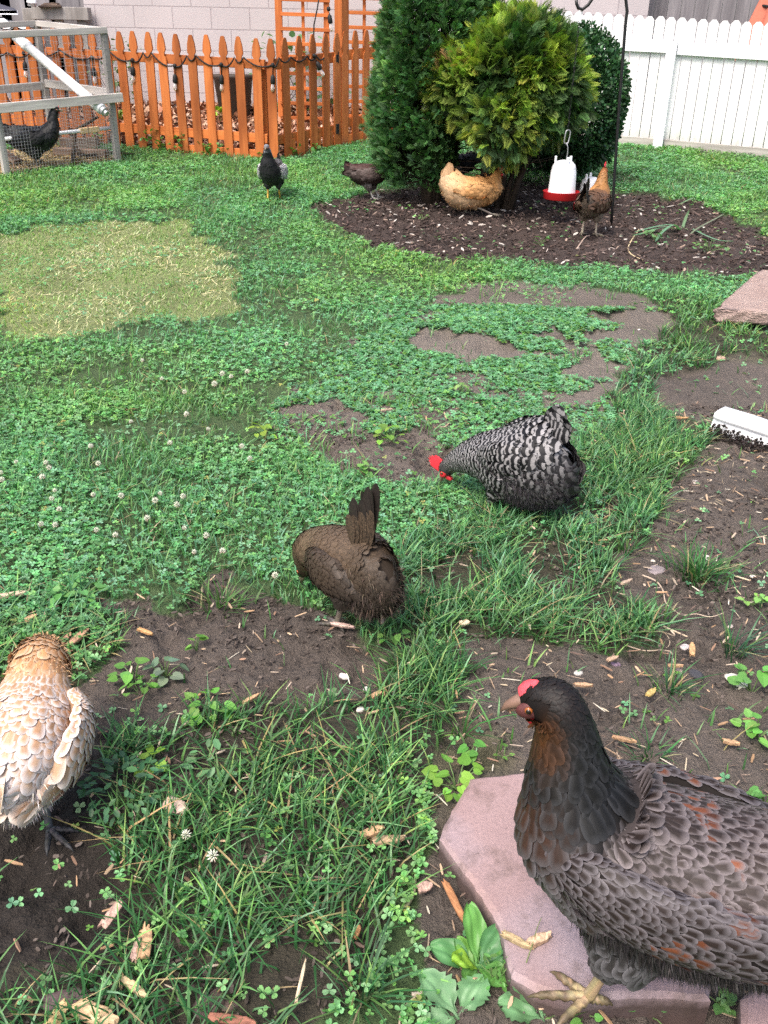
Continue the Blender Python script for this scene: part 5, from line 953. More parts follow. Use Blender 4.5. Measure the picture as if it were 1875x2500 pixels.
hD = hen('plump black and white barred hen with bright red comb pecking the ground', (1222, 1240), 0, 152, stD, pD, MT['barred'], .92, 44, lx=.74, zs=1.12, wing=[(w_[0]*.74, w_[1], w_[2]*1.12)+w_[3:] for w_ in wD], tail=((-.125, 0, .325), (-.45, 0, .75), 9, .075, .055, .9, 'tail'), legs=[(.0, .055, .07, .03, .055, .1, 1), (-.01, -.05, .07, .02, -.05, -.1, 1)], q=1.6, fluff=[(7500, (.0, 2.6), (1.55, 3.12), .026, (.040, .038, .042), .3, .001), (3200, (.0, 2.4), (1.35, 3.1), .024, (.10, .095, .10), .3, .0009)], legcol=(.30, .24, .15), comb_s=1.25)
# E. buff hen
c1 = ((.56, .28, .10), (.66, .38, .17)); c2 = ((.62, .36, .17), (.70, .46, .26))
pE = pal_(hackle=((.52, .23, .07), (.58, .30, .11)), head=((.5, .2, .06), (.5, .24, .08)), breast=c1, back=c1, saddle=c2, fluff=((.66, .42, .23), (.74, .54, .36)), wing=c1, wing2=c2, tail=((.55, .33, .17), (.66, .45, .27)), thigh=((.66, .42, .23), (.72, .5, .3)))
stE = [(-.30, .275, .04, .05, .04, .05, 'saddle', 'fluff'), (-.265, .235, .095, .10, .08, .05, 'saddle', 'fluff'), (-.19, .20, .095, .14, .12, .05, 'saddle', 'fluff'), (-.09, .19, .092, .135, .13, .045, 'back', 'fluff'), (.0, .195, .09, .115, .12, .04, 'back', 'breast'), (.055, .225, .072, .088, .088, .035, 'hackle', 'breast'), (.078, .268, .05, .05, .056, .035, 'hackle', 'breast'), (.092, .298, .036, .036, .038, .02, 'hackle', 'hackle'), (.108, .312, .028, .028, .026, .012, 'head', 'head'), (.126, .308, .015, .016, .014, .008, 'head', 'head')]
wE = [(-.22, .10, .20, .03, .03, .06, 'wing2'), (-.13, .128, .20, .055, .05, .05, 'wing'), (-.04, .125, .205, .055, .055, .04, 'wing'), (.03, .10, .22, .025, .025, .03, 'wing')]
hE = hen('fluffy golden buff hen striding right in front of the bush stems', (1180, 525), 0, 8, stE, pE, MT['pencil'], 1.0, 55, wing=wE, tail=((-.27, 0, .30), (-.25, 0, 1), 8, .085, .05, .8, 'tail'), legs=[(-.08, -.05, .075, .06, -.05, .0, 1), (-.10, .05, .08, -.14, .05, .0, 1)], fluff=[(900, (.2, 3.5), (1.8, 3.1), .022, (.60, .38, .20), .8, .0012)], legcol=(.34, .30, .25), q=1.25, comb_s=1.0)
# F. brown hen by the waterer
pF = pal_(hackle=((.26, .115, .035), (.40, .20, .07)), head=((.30, .10, .04), (.35, .14, .05)), breast=((.16, .09, .05), (.22, .13, .08)), back=((.10, .052, .030), (.17, .09, .05)), saddle=((.12, .065, .038), (.18, .10, .06)), fluff=((.20, .15, .12), (.30, .24, .19)), wing=((.11, .058, .034), (.16, .085, .05)), wing2=((.08, .046, .032), (.13, .08, .05)), tail=((.018, .013, .012), (.04, .026, .02)), thigh=((.22, .165, .13), (.30, .24, .19)))
hF = hen('brown hen with black tail and upright golden neck standing beside the waterer', (1440, 574), 0, 62, STD, pF, MT['pencil'], .93, 66, wing=DEFW(), tail=((-.17, 0, .31), (-.62, 0, .85), 10, .16, .045, .75, 'tail'), legs=[(-.01, -.045, .12, .0, -.045, -1.9, 1), (-.03, .05, .12, -.05, .05, .2, 1)], fluff=[(700, (.3, 2.6), (1.8, 3.1), .024, (.22, .17, .13), .8, .0014)], legcol=(.48, .40, .30), q=1.25)
# G. black and white hen in front of the fence
pG = pal_(hackle=((.008, .008, .010), (.02, .02, .024)), head=((.22, .22, .25), (.30, .30, .33)), breast=((.010, .010, .012), (.022, .022, .026)), back=((.012, .012, .014), (.14, .14, .15)), saddle=((.02, .02, .022), (.12, .12, .13)), fluff=((.02, .02, .023), (.035, .035, .04)), wing=((.03, .03, .033), (.72, .72, .74)), wing2=((.02, .02, .022), (.08, .08, .085)), tail=((.012, .012, .013), (.03, .03, .03)), thigh=((.02, .02, .022), (.045, .045, .05)))
stG = [list(s) for s in STD]; stG[7][6] = 'head'
hG = hen('black hen with silver-white wing patches walking toward the viewer below the gate', (668, 491), 0, -96, stG, pG, MT['laced'], .93, 77, wing=DEFW(), tail=((-.17, 0, .31), (-.8, 0, .5), 8, .14, .04, .7, 'tail'), legs=[(.01, -.045, .115, .03, -.045, 0, 1), (-.02, .045, .12, -.07, .045, 0, 1)], legcol=(.62, .36, .07), q=1.2, comb='none', hcol=simple('dark_face', (.05, .02, .02), .6, .3))
# H. speckled hen behind the conical tree
pH = pal_(hackle=((.04, .012, .010), (.10, .04, .03)), head=((.06, .015, .012), (.1, .03, .02)), breast=((.035, .012, .010), (.10, .07, .065)), back=((.035, .010, .009), (.13, .08, .075)), saddle=((.035, .010, .009), (.07, .025, .02)), fluff=((.035, .02, .018), (.09, .07, .065)), wing=((.035, .012, .010), (.22, .18, .17)), wing2=((.035, .02, .018), (.14, .11, .1)), tail=((.022, .012, .012), (.05, .025, .022)), thigh=((.05, .035, .032), (.3, .26, .25)))
hH = hen('dark red speckled hen half hidden behind the left side of the conical tree', (905, 487), 0, 14, STD, pH, MT['pencil'], .84, 88, wing=DEFW(), tail=((-.16, 0, .30), (-.95, 0, .55), 9, .13, .04, .6, 'tail'), legs=[(-.02, -.03, .10, .02, -.03, 0, 1), (.04, .04, .11, .10, .04, 0, 1)], legcol=(.62, .58, .53), q=1.3)
# I. black hen behind the bushes; J. black hen in the run
bl = ((.010, .010, .011), (.022, .022, .025)); pI = pal_(**{k_: bl for k_ in ('hackle', 'head', 'breast', 'back', 'saddle', 'fluff', 'wing', 'wing2', 'tail', 'thigh')})
stI = [list(s) for s in STD]
for i_, (x, z) in zip(range(5, 10), ((.17, .30), (.215, .325), (.25, .345), (.28, .352), (.302, .345))): stI[i_][0] = x; stI[i_][1] = z
hI = hen('all black hen seen between the two evergreens behind the buff hen', (aty(1128, 420, 8.6)[0], 8.6, gz(0, 8.6)+.0), 0, 2, stI, pI, MT['pencil'], .80, 99, wing=DEFW(), tail=((-.17, 0, .31), (-.7, 0, .7), 8, .14, .04, .7, 'tail'), legs=LG(), legcol=(.05, .05, .05), q=1.5, comb_s=.4, hcol=MT['eye'])
pJ = dict(pI); hJ = hen('black hen standing on straw inside the wire run', (98, 415), .0, 4, STD, pJ, MT['pencil'], 1.12, 111, wing=DEFW(), tail=((-.17, 0, .30), (-.9, 0, .25), 10, .17, .045, .7, 'tail'), legs=LG(), legcol=(.05, .05, .05), q=1.4, comb_s=.4, hcol=MT['eye'])
# ------------------------------------------------------------------ growth on the ground
r = np.random.default_rng(101)
def field(n_near, n_far, ys=3.4, y0=.45, y1=10.9):
    """random ground points: dense close by, sparser far off"""
    P = []
    for n, a, b in ((n_near, y0, ys), (n_far, ys, y1)):
        y = np.sqrt(r.uniform(a*a, b*b, n)); x = r.uniform(-1, 1, n)*(.47*y+.55); P.append(np.stack([x, y], 1))
    return np.concatenate(P)
def not_under(x, y):
    k = np.ones(len(x), bool)
    for poly in STONES: k &= ~inpoly(x, y, poly)
    k &= y < np.interp(x, [FL0[0], FA[0], FB[0], FC[0], WA[0]-wd[0]*1.6, WA[0], WB[0], WB[0]+1], [FL0[1], FA[1], FB[1], FC[1], (WA-wd*1.6)[1], WA[1], WB[1], WB[1]-.3])+.03
    rx = (x-O[0]); ry = (y-O[1]); A2 = np.array([(RA_-RB_)[:2], (RR-RB_)[:2]]).T; q = np.linalg.solve(A2, np.stack([rx, ry])); k &= ~((q[0] > -.02) & (q[0] < 1.3) & (q[1] > .06) & (q[1] < 1.2))
    return k
STONES = []
for nm in ('stepping_stone', 'stepping_stone.001'):
    o_ = bpy.data.objects[nm]; STONES.append([(v.co.x+o_.location.x, v.co.y+o_.location.y) for v in o_.data.vertices[:len(o_.data.vertices)//3]])
def blades(x, y, h, w, lean, az, col, name=None, curl=.35, z0=0):
    n = len(x); z = zg(x, y)-.006+z0; lv = np.array([0, .38, .72, 1.0]); wv = np.array([1, .92, .62, .0]); d = np.stack([np.cos(az), np.sin(az), np.zeros(n)], 1); s = np.stack([-np.sin(az+.3), np.cos(az+.3), np.zeros(n)], 1); V = []
    for l, ww in zip(lv, wv):
        c = np.stack([x, y, z], 1)+d*(lean*h*(l**1.7))[:, None]; c[:, 2] += h*(l-curl*np.minimum(lean, 1.4)*l**2*.5)
        if ww > 0: V += [c-s*(w*ww*.5)[:, None], c+s*(w*ww*.5)[:, None]]
        else: V += [c]
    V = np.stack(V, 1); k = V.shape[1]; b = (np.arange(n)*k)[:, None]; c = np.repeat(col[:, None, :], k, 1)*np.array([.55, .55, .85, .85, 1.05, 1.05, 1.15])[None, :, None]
    return V.reshape(-1, 3), [np.concatenate([b+np.array([[0, 1, 3, 2]]), b+np.array([[2, 3, 5, 4]])]), b+np.array([[4, 5, 6]])], np.clip(c.reshape(-1, 3), 0, 1)
# --- lawn grass
P = field(110000, 260000); x, y = P.T; z = zones(x, y); tuft = fbm(x*9, y*9, 6, 3); patchy = fbm(x*2.3, y*2.3, 16, 3)
pr = G_D[z]*np.where(np.isin(z, (0,)), np.clip(.25+2.1*(patchy-.36), .12, 1.3), 1)*np.where(np.isin(z, (3, 4, 5, 6, 7, 9)), (tuft > .56)*3.2, np.where(np.isin(z, (8, 10)), np.clip((tuft-.36)*5.5, .06, 1.1)*np.where(z == 8, .9, 1.0), 1.0))
near = y < 3.4; k_ = (r.random(len(x)) < pr*np.where(near, 1.0, .95)) & not_under(x, y); x, y, z, tuft, patchy, near = x[k_], y[k_], z[k_], tuft[k_], patchy[k_], near[k_]; n = len(x)
fz = np.clip((y-3)/6, 0, 1); long_ = np.isin(z, (8, 10, 11)); h = r.uniform(.55, 1.25, n)*np.where(long_, .060, .046)*(1+.2*fz)*np.where(z == 2, .55, 1); h *= .75+.6*np.clip(tuft, .2, .8)
w = r.uniform(.6, 1.3, n)*np.where(near, .0043, .0050+.003*fz); lean = np.abs(r.normal(.55, .45, n))+np.where(long_, .28, 0); az = r.uniform(0, 2*math.pi, n)+np.where(long_, (fbm(x*4, y*4, 60, 2)-.5)*7, 0)*.5
c = hsvj((.104, .232, .088), n, .34, .16, r)*(.75+.55*patchy[:, None]); lg = r.random(n) < .18; c[lg] = hsvj((.20, .35, .12), int(lg.sum()), .25, .12, r); bl_ = r.random(n) < .16; c[bl_] = hsvj((.155, .31, .18), int(bl_.sum()), .25, .1, r)
drk = long_ & (r.random(n) < np.where(z == 8, .62, .35)); c[drk] = hsvj((.034, .115, .044), int(drk.sum()), .3, .12, r)
st = (z == 2) & (r.random(n) < np.clip((fbm(x*2.6, y*2.6, 88, 3)-.50)*7, .10, .75)); c[st] = hsvj((.52, .49, .28), int(st.sum()), .3, .1, r); dy = (~st) & (z == 2); c[dy] = hsvj((.22, .33, .10), int(dy.sum()), .3, .14, r)
dr = r.random(n) < .035; c[dr] = hsvj((.34, .28, .16), int(dr.sum()), .25, .1, r); lean[dr | st] += .9
hu = np.clip(fbm(x*.9+3, y*.9, 210, 3)-.5, -.09, .25); c = np.clip(1.08*c*np.stack([1+.9*hu, 1+.3*hu, 1-.7*hu], 1), 0, 1)
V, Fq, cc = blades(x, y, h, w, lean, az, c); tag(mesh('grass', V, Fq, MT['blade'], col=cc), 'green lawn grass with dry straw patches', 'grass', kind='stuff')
# --- clover
LF = np.array([(0, 0, 0), (.34, .34, .10), (.78, .43, .13), (1.0, .20, .08), (.90, 0, .03), (1.0, -.20, .08), (.78, -.43, .13), (.34, -.34, .10)])
TV = []; TF = []
for i in range(3):
    a = i*2*math.pi/3; R2 = np.array([[math.cos(a), -math.sin(a), 0], [math.sin(a), math.cos(a), 0], [0, 0, 1]]); TV.append(LF@R2.T); TF += [[8*i, 8*i+1, 8*i+2, 8*i+3, 8*i+4], [8*i, 8*i+4, 8*i+5, 8*i+6, 8*i+7]]
TV = np.concatenate(TV); TF = [np.array(TF)]; TC = np.tile([.78, 1.1, 1.05, 1.0, .95, 1.0, 1.05, 1.1], 3)
P = field(62000, 240000); x, y = P.T; z = zones(x, y); cl = fbm(x*3.3+7, y*3.3, 26, 4); pr = C_D[z]*np.where(z == 0, np.clip(.35+2.6*(cl-.40), .05, 1.3), np.where(z == 11, 1, (cl > .52)*2.0)); k_ = (r.random(len(x)) < pr) & not_under(x, y); x, y, z, cl = x[k_], y[k_], z[k_], cl[k_]; n = len(x); far = np.clip((y-2.5)/6, 0, 1)
hh = r.uniform(.008, .034, n)*np.where(y < 3.4, .9, 1.0); s = r.uniform(.0062, .0118, n)*(1+.45*far)
c = hsvj((.112, .275, .105), n, .36, .15, r)*(.7+.6*cl[:, None]); yl = r.random(n) < .14; c[yl] = hsvj((.19, .39, .12), int(yl.sum()), .2, .12, r); bl2 = r.random(n) < .2; c[bl2] = hsvj((.17, .34, .18), int(bl2.sum()), .25, .1, r)
hu = np.clip(fbm(x*.9+3, y*.9, 210, 3)-.5, -.09, .25); c = c*np.stack([1+.9*hu, 1+.3*hu, 1-.7*hu], 1); c = np.clip(c*(.92+.4*fbm(x*1.9, y*1.9, 230, 3))[:, None], 0, 1); old = r.random(n) < .008; c[old] = hsvj((.28, .29, .09), int(old.sum()), .3, .1, r)
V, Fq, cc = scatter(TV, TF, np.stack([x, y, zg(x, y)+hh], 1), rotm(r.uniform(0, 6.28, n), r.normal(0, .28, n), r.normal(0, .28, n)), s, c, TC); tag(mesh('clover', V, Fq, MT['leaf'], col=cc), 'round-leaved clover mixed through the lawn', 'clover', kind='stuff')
# --- low mats on the bare patch
P = field(16000, 120000, ys=1.9, y1=4.9); x, y = P.T; z = zones(x, y); cl = fbm(x*5.5+1, y*5.5, 126, 4); pr = P_D[z]*np.where(z == 3, np.clip((cl-.27)*7, .05, 1), np.clip((cl-np.where(z == 4, .43, .53))*14, 0, 1)*1.5); k_ = (r.random(len(x)) < pr) & not_under(x, y); x, y, cl = x[k_], y[k_], cl[k_]; n = len(x); far = np.clip((y-2.2)/4, 0, 1)
c = hsvj((.135, .315, .16), n, .3, .12, r); yl = r.random(n) < .2; c[yl] = hsvj((.12, .26, .06), int(yl.sum()), .2, .12, r)
V, Fq, cc = scatter(TV, TF, np.stack([x, y, zg(x, y)+r.uniform(.003, .020, n)], 1), rotm(r.uniform(0, 6.28, n), r.normal(0, .3, n), r.normal(0, .3, n)), r.uniform(.0068, .0118, n)*(1+.5*far), c, TC); tag(mesh('groundcover', V, Fq, MT['leaf'], col=cc), 'low blue-green creeping weeds in mats on the bare soil patch', 'groundcover', kind='stuff')
# --- splinters, straw, mulch crumbs
def litter(name, label, cat, n, zone, sx, sy, pal, seed, dens=None, zoff=.004, tilt=.15, mat='straw', y1=10.5, ys=3.4, near=.6):
    P = field(int(n*near), int(n*(1-near)), ys=ys, y1=y1); x, y = P.T; z = zones(x, y); k = np.isin(z, zone) & not_under(x, y)
    if dens is not None: k &= r.random(len(x)) < dens(x, y, z)
    x, y = x[k], y[k]; m = len(x); far = np.clip((y-2.5)/5, 0, 1); T = np.array([(-.5, -.35, 0), (.1, -.5, .0), (.5, -.1, .0), (.42, .4, .0), (-.2, .5, .0), (-.5, .2, .0)]); T2 = np.concatenate([T, T+np.array([0, 0, .35])]); Fs = [np.array([[6, 7, 8, 9], [6, 9, 10, 11], [0, 1, 7, 6], [1, 2, 8, 7], [2, 3, 9, 8], [3, 4, 10, 9], [4, 5, 11, 10], [5, 0, 6, 11]])]
    L = r.uniform(*sx, m)*(1+.5*far); W = r.uniform(*sy, m)*(1+.6*far); p = np.array(pal); c = p[r.integers(0, len(p), m)]*r.uniform(.65, 1.25, (m, 1))
    V, Fq, cc = scatter(T2, Fs, np.stack([x, y, zg(x, y)+zoff+r.uniform(0, .006, m)], 1), rotm(r.uniform(0, 6.28, m), r.normal(0, tilt, m), r.normal(0, tilt*1.5, m)), np.stack([L, W, np.minimum(W, L*.4)], 1), c); return tag(mesh(name, V, Fq, MT[mat], col=cc), label, cat, kind='stuff')
litter('mulch_crumbs', 'dark shredded mulch in the bed under the bushes', 'mulch', 36000, (1,), (.008, .036), (.003, .010), [(.06, .042, .036), (.085, .058, .05), (.04, .03, .028), (.10, .07, .062), (.05, .036, .03), (.13, .095, .085)], 1, near=0.0, ys=3.5, y1=10.2, tilt=.35)
litter('mulch_flecks', 'pale flecks and shells scattered over the mulch bed', 'litter', 2300, (1,), (.008, .034), (.003, .012), [(.42, .36, .32), (.5, .46, .42), (.34, .25, .2)], 2, near=0.0, ys=3.5, y1=10.2, tilt=.3, zoff=.012)
litter('soil_crumbs', 'small dark crumbs of soil and rotted mulch', 'crumbs', 30000, (4, 5, 6, 7, 9, 8, 10), (.004, .016), (.003, .008), [(.06, .047, .041), (.09, .072, .062), (.045, .036, .032), (.13, .106, .093), (.11, .088, .077)], 3, near=.95, tilt=.5, dens=lambda x, y, z: np.clip((fbm(x*6, y*6, 140, 3)-.38)*5, .06, 1))
litter('straw_litter', 'pale straw bits and wood splinters on the soil', 'litter', 5200, (9, 7), (.006, .044), (.0010, .0036), [(.46, .37, .25), (.55, .46, .33), (.34, .24, .16), (.60, .54, .44), (.24, .17, .12), (.30, .22, .17), (.18, .13, .10)], 4, near=.95, tilt=.12, zoff=.007, dens=lambda x, y, z: np.clip((fbm(x*3, y*3, 150, 3)-.40)*5, .05, 1)*np.where(z == 7, .35, 1))
litter('wood_splinters', 'small tan and rusty wood splinters in grass and soil', 'litter', 2600, (8, 9, 10, 11, 7, 3), (.008, .034), (.002, .006), [(.38, .24, .14), (.46, .33, .22), (.26, .16, .11), (.16, .11, .09), (.5, .40, .31), (.12, .09, .075)], 5, near=.9, tilt=.3, zoff=.012)
litter('dry_straw', 'dry straw lying on the yellowed patch of lawn', 'straw', 1100, (2,), (.015, .06), (.002, .005), [(.56, .49, .25), (.62, .56, .34), (.46, .40, .19)], 6, near=0.0, ys=3.2, y1=6.6, tilt=.25, zoff=.012, dens=lambda x, y, z: np.clip((fbm(x*2.6, y*2.6, 88, 3)-.52)*7, .04, 1))
# straw bedding inside the run
n = 5200; u, v = r.random(n)*1.25, r.random(n)*1.0; p = O[None]+u[:, None]*(RA_-RB_)[None]+v[:, None]*(RR-RB_)[None]; p[:, 2] = zg(p[:, 0], p[:, 1])+.012+r.random(n)*.03; T = np.array([(-.5, -.5, 0), (.5, -.5, 0), (.5, .5, 0), (-.5, .5, 0)]); V, Fq, cc = scatter(T, [np.array([[0, 1, 2, 3]])], p, rotm(r.uniform(0, 6.28, n), r.normal(0, .25, n), r.normal(0, .5, n)), np.stack([r.uniform(.05, .14, n), r.uniform(.004, .009, n), np.ones(n)], 1), hsvj((.36, .28, .15), n, .5, .12, r)); tag(mesh('straw_bedding', V, Fq, MT['straw'], col=cc), 'straw bedding on the floor of the wire run', 'straw', kind='stuff')
# --- clover flowers
b = MB(); cols = []
for i in range(30):
    f = i/29; th = math.acos(1-1.6*f); a = i*2.4; d = np.array([math.sin(th)*math.cos(a), math.sin(th)*math.sin(a), math.cos(th)]); p = d*.0035; k0 = len(b.v); b.tube([p, p+d*.003+np.array([0, 0, .0005]), p+d*.0075+np.array([0, 0, .002*(1-f)])], [.0008, .0014, .0005], 5); cols += [(.62, .63, .52) if f < .7 else (.50, .40, .33)]*(len(b.v)-k0)
k0 = len(b.v); b.tube([(0, 0, -.055), (.003, .001, -.025), (0, 0, .0)], [.0009, .0009, .001], 5); cols += [(.09, .18, .06)]*(len(b.v)-k0)
fl0 = None
spots = [(222, 1090), (240, 1132), (40, 1128), (112, 1130), (120, 1142), (104, 1165), (134, 1198), (127, 1218), (145, 1244), (228, 1208), (296, 1211), (379, 1222), (391, 1205), (432, 1233), (447, 1212), (100, 1280), (236, 1294), (135, 1282), (360, 1266), (282, 1307), (504, 1308), (474, 1348), (544, 1346), (672, 1405), (524, 938), (604, 908), (543, 913), (565, 920), (456, 1012), (451, 957), (415, 1082), (508, 1048), (450, 1290), (3, 1154), (5, 1172), (590, 1090), (520, 2090), (455, 2038), (610, 1120), (395, 925), (700, 840), (320, 1030), (348, 880)]
for i, (px, py) in enumerate(spots):
    q = at(px, py, .045); 
    if fl0 is None: fl0 = b.build('clover_flower', MT['straw'], smooth=True, col=cols); o = fl0
    else: o = fl0.copy(); link(o)
    s = rnd.uniform(.65, 1.0)*(1+.2*(q[1] > 3)); o.scale = (s, s, s); o.location = q; o.rotation_euler = (rnd.uniform(-.35, .35), rnd.uniform(-.35, .35), rnd.uniform(0, 6)); tag(o, 'small white clover flower head standing in the lawn', 'flower', 'white clover flowers in the lawn')
# --- grass tufts on the bare soil
def tuft_(px, py, n, h, sp, label, col=(.05, .15, .05)):
    q = at(px, py); x = r.normal(0, sp, n); y = r.normal(0, sp*.8, n); az = np.arctan2(y, x)+r.normal(0, .7, n); h_ = h*r.uniform(.55, 1.15, n); c = hsvj(col, n, .4, .16, r); k = r.random(n) < .2; c[k] = hsvj((.12, .22, .07), int(k.sum()), .2, .1, r); k = r.random(n) < .08; c[k] = hsvj((.36, .3, .18), int(k.sum()), .2, .1, r)
    V, Fq, cc = blades(x+q[0], y+q[1], h_, r.uniform(.0028, .0050, n), np.abs(r.normal(.85, .4, n)), az, c); V = V-q; o = mesh('grass_tuft', V, Fq, MT['blade'], col=cc, loc=q); return tag(o, label, 'grass tuft', 'grass tufts on the bare soil')
tuft_(1705, 1408, 170, .085, .030, 'large spiky grass tuft on bare soil with a white pebble behind it')
tuft_(1530, 1345, 60, .06, .018, 'small grass tuft at the edge of the grass strip, above the flat grey stone')
tuft_(1478, 1385, 40, .055, .018, 'dark thin grass tuft beside the grass strip, left of the flat grey stone', (.035, .11, .045))
tuft_(1618, 1508, 34, .05, .018, 'sparse grass tuft near the long curved dry stem')
tuft_(1785, 1590, 34, .10, .016, 'blue-green grass tuft with long flat blades near the pink stone chip', (.045, .13, .07))
tuft_(1632, 1685, 46, .065, .02, 'thin grass tuft behind the large dark hen, beside the yellow chip', (.05, .14, .06))
tuft_(1590, 1845, 40, .05, .016, 'compact grass tuft close behind the neck of the large dark hen', (.05, .15, .06))
tuft_(1120, 1790, 16, .11, .012, 'tall thin grass tuft leaning over the left corner of the stepping stone')
tuft_(885, 2435, 46, .09, .014, 'star-shaped grass tuft on the dark soil at the bottom middle', (.04, .12, .05))
tuft_(1010, 1640, 150, .06, .035, 'pale green spreading grass tuft above the stepping stone', (.085, .18, .06))
tuft_(540, 1480, 80, .07, .03, 'grass tuft hanging over the edge of the bare soil, left of the brown hen', (.07, .16, .05))
# --- broadleaf weeds
HV = np.array([(0, 0, 0), (-.10, .20, .05), (.05, .42, .09), (.38, .46, .08), (.75, .26, .03), (1.0, 0, -.04), (.75, -.26, .03), (.38, -.46, .08), (.05, -.42, .09), (-.10, -.20, .05), (.4, 0, .0)]); HF = [np.array([(10, 5, 4, 3), (10, 3, 2, 1), (10, 7, 6, 5), (10, 9, 8, 7)]), np.array([(10, 1, 0), (10, 0, 9)])]
def weed(px, py, n, h, sp, ls, label, col=(.13, .30, .06), name='broadleaf_weed', tv=None, el=1.0, lift=0.0, cat='weed'):
    q = at(px, py, lift); o = empty(name, tuple(q)); tag(o, label, cat, 'broadleaf weeds on the ground'); a = r.uniform(0, 6.28, n); rad = sp*np.sqrt(r.uniform(.02, 1, n)); p = np.stack([rad*np.cos(a), rad*np.sin(a), h*(1-.55*rad/sp)*r.uniform(.6, 1.1, n)], 1)
    V, Fq, cc = scatter((HV if tv is None else tv)*np.array([el, 1, 1]), HF if tv is None else OF, p, rotm(a+r.normal(0, .6, n), r.normal(-.1, .25, n), r.normal(0, .25, n)), ls*.84*r.uniform(.65, 1.2, n), hsvj(col, n, .28, .14, r), None); mesh('foliage', V, Fq, MT['leaf'], o, col=cc)
    b = MB()
    for e in p[:14]: b.tube([(0, 0, -.006), tuple(e*np.array([.5, .5, .6])), tuple(e)], [.0013, .0012, .001], 4)
    b.build('stem', simple('green_stem', (.12, .2, .07), .6, .3), o); return o
for a_ in ((1115, 1925, 15, .06, .045, .030, 'bright green violet clump at the upper left corner of the stepping stone', (.19, .38, .06)), (1150, 1848, 5, .045, .02, .026, 'small two-toned violet plant standing alone above the stepping stone'), (1230, 1852, 4, .03, .018, .016, 'tiny seedling just behind the stepping stone, under the hen beak'), (960, 1565, 7, .05, .028, .024, 'little heart-leaved weed to the lower right of the dark brown hen'), (480, 1585, 5, .04, .02, .024, 'small weed seedling on soil left of the dark brown hen'), (330, 1660, 9, .05, .05, .026, 'upper violet clump on dark soil right of the buff laced hen'), (405, 1650, 9, .06, .035, .034, 'grey-green broad weed with purple-edged leaves on dark soil', (.13, .20, .13)), (345, 1695, 9, .05, .045, .03, 'lower violet clump on dark soil right of the buff laced hen'), (510, 1740, 17, .05, .05, .030, 'big light green weed clump in the middle of the dark soil', (.14, .33, .06)), (370, 1870, 9, .04, .03, .026, 'yellow-green weed with scalloped leaves in short grass', (.20, .36, .05)), (1835, 1475, 9, .04, .03, .024, 'round-leaved weed at the right edge of the bare soil', (.2, .4, .1)), (1850, 1800, 11, .06, .04, .034, 'leafy weed at the right edge behind the large dark hen', (.15, .34, .08)), (1868, 1955, 6, .05, .03, .03, 'weed cut by the right edge just above the large dark hen', (.1, .28, .07)), (645, 1070, 12, .06, .05, .034, 'yellow-green weed at the left end of the bare patch', (.2, .33, .05)), (960, 1080, 14, .07, .06, .036, 'leafy weed in the middle of the bare patch, left of the barred hen', (.16, .30, .05)), (885, 1165, 8, .07, .03, .036, 'upright pale weed above the tail of the dark brown hen', (.18, .36, .10)), (1120, 965, 10, .06, .04, .032, 'pale spiky weed in the mats behind the barred hen', (.2, .36, .1)), (1030, 536, 6, .05, .06, .035, 'small lone weed on the mulch near the buff hen', (.22, .38, .12)), (1320, 600, 7, .08, .06, .04, 'low weed at the front of the mulch bed below the brown hen', (.12, .26, .08)), (1730, 615, 22, .10, .12, .04, 'bushy weed at the right front of the mulch bed', (.12, .25, .09)), (1600, 590, 14, .12, .08, .045, 'feathery weed on the mulch beside the fallen daffodil leaves', (.12, .26, .10)), (195, 1470, 20, .07, .06, .030, 'mint-like weed clump at the soil edge above the buff laced hen', (.12, .29, .09)), (1640, 1655+0, 3, .02, .012, .014, 'tiny light seedling near the thin tuft'), (1835, 1690, 9, .08, .04, .036, 'pointed-leaved weed below the white and orange shards', (.13, .32, .08))):
    weed(*a_[:7], col=a_[7] if len(a_) > 7 else (.13, .30, .06))
LV = OV*np.array([1, .9, 1])
weed(305, 1960, 110, .09, .075, .024, 'dense dark weed with narrow pointed leaves right of the buff laced hen foot', (.065, .16, .075), tv=LV)
weed(540, 1880, 22, .05, .055, .032, 'grey-green jagged weed flat in the grass at the lower middle', (.12, .23, .12), tv=LV)
# --- plantain and thistle by the stone
def bigleaf(par, yaw, L, W, rise, arch, col, name='leaf', jag_=0.0, roll=0.0, base=(0, 0, 0)):
    nu, nv = 9, 16; V = []; C = []
    for i in range(nv+1):
        t = i/nv; w = W*.5*(math.sin(math.pi*min(1, max(0, (t-.18)/.82))**.8)**.8 if t > .18 else 0)+.0035; x = L*t; z = rise*L*t-arch*L*t*t
        for j in range(nu):
            u = (j/(nu-1)-.5)*2; ww = w*(1+(jag_*(.5+.5*math.sin(t*58+j*.3)) if abs(u) > .9 else 0)); V.append((x, u*ww, z+.22*ww*abs(u)-.002*math.cos(u*9.4)+.003*math.sin(t*11+u*3))); rib = 1+.35*(abs(abs(u)-.0) < .13)+.16*(abs(abs(u)-.5) < .13); C.append(np.array(col)*rib*(.85+.3*t))
    V = np.array(V)@np.array(Matrix.Rotation(roll, 3, 'X')).T@np.array(Matrix.Rotation(yaw, 3, 'Z')).T+np.array(base); ii = (np.arange(nv)[:, None]*nu+np.arange(nu-1)[None]).ravel()
    return mesh(name, V, [np.stack([ii, ii+1, ii+nu+1, ii+nu], 1)], MT['leaf'], par, col=np.array(C), smooth=True)
q = at(1165, 2368); pt = empty('plantain_plant', tuple(q)); tag(pt, 'broad ribbed plantain plant against the left side of the stepping stone', 'plant')
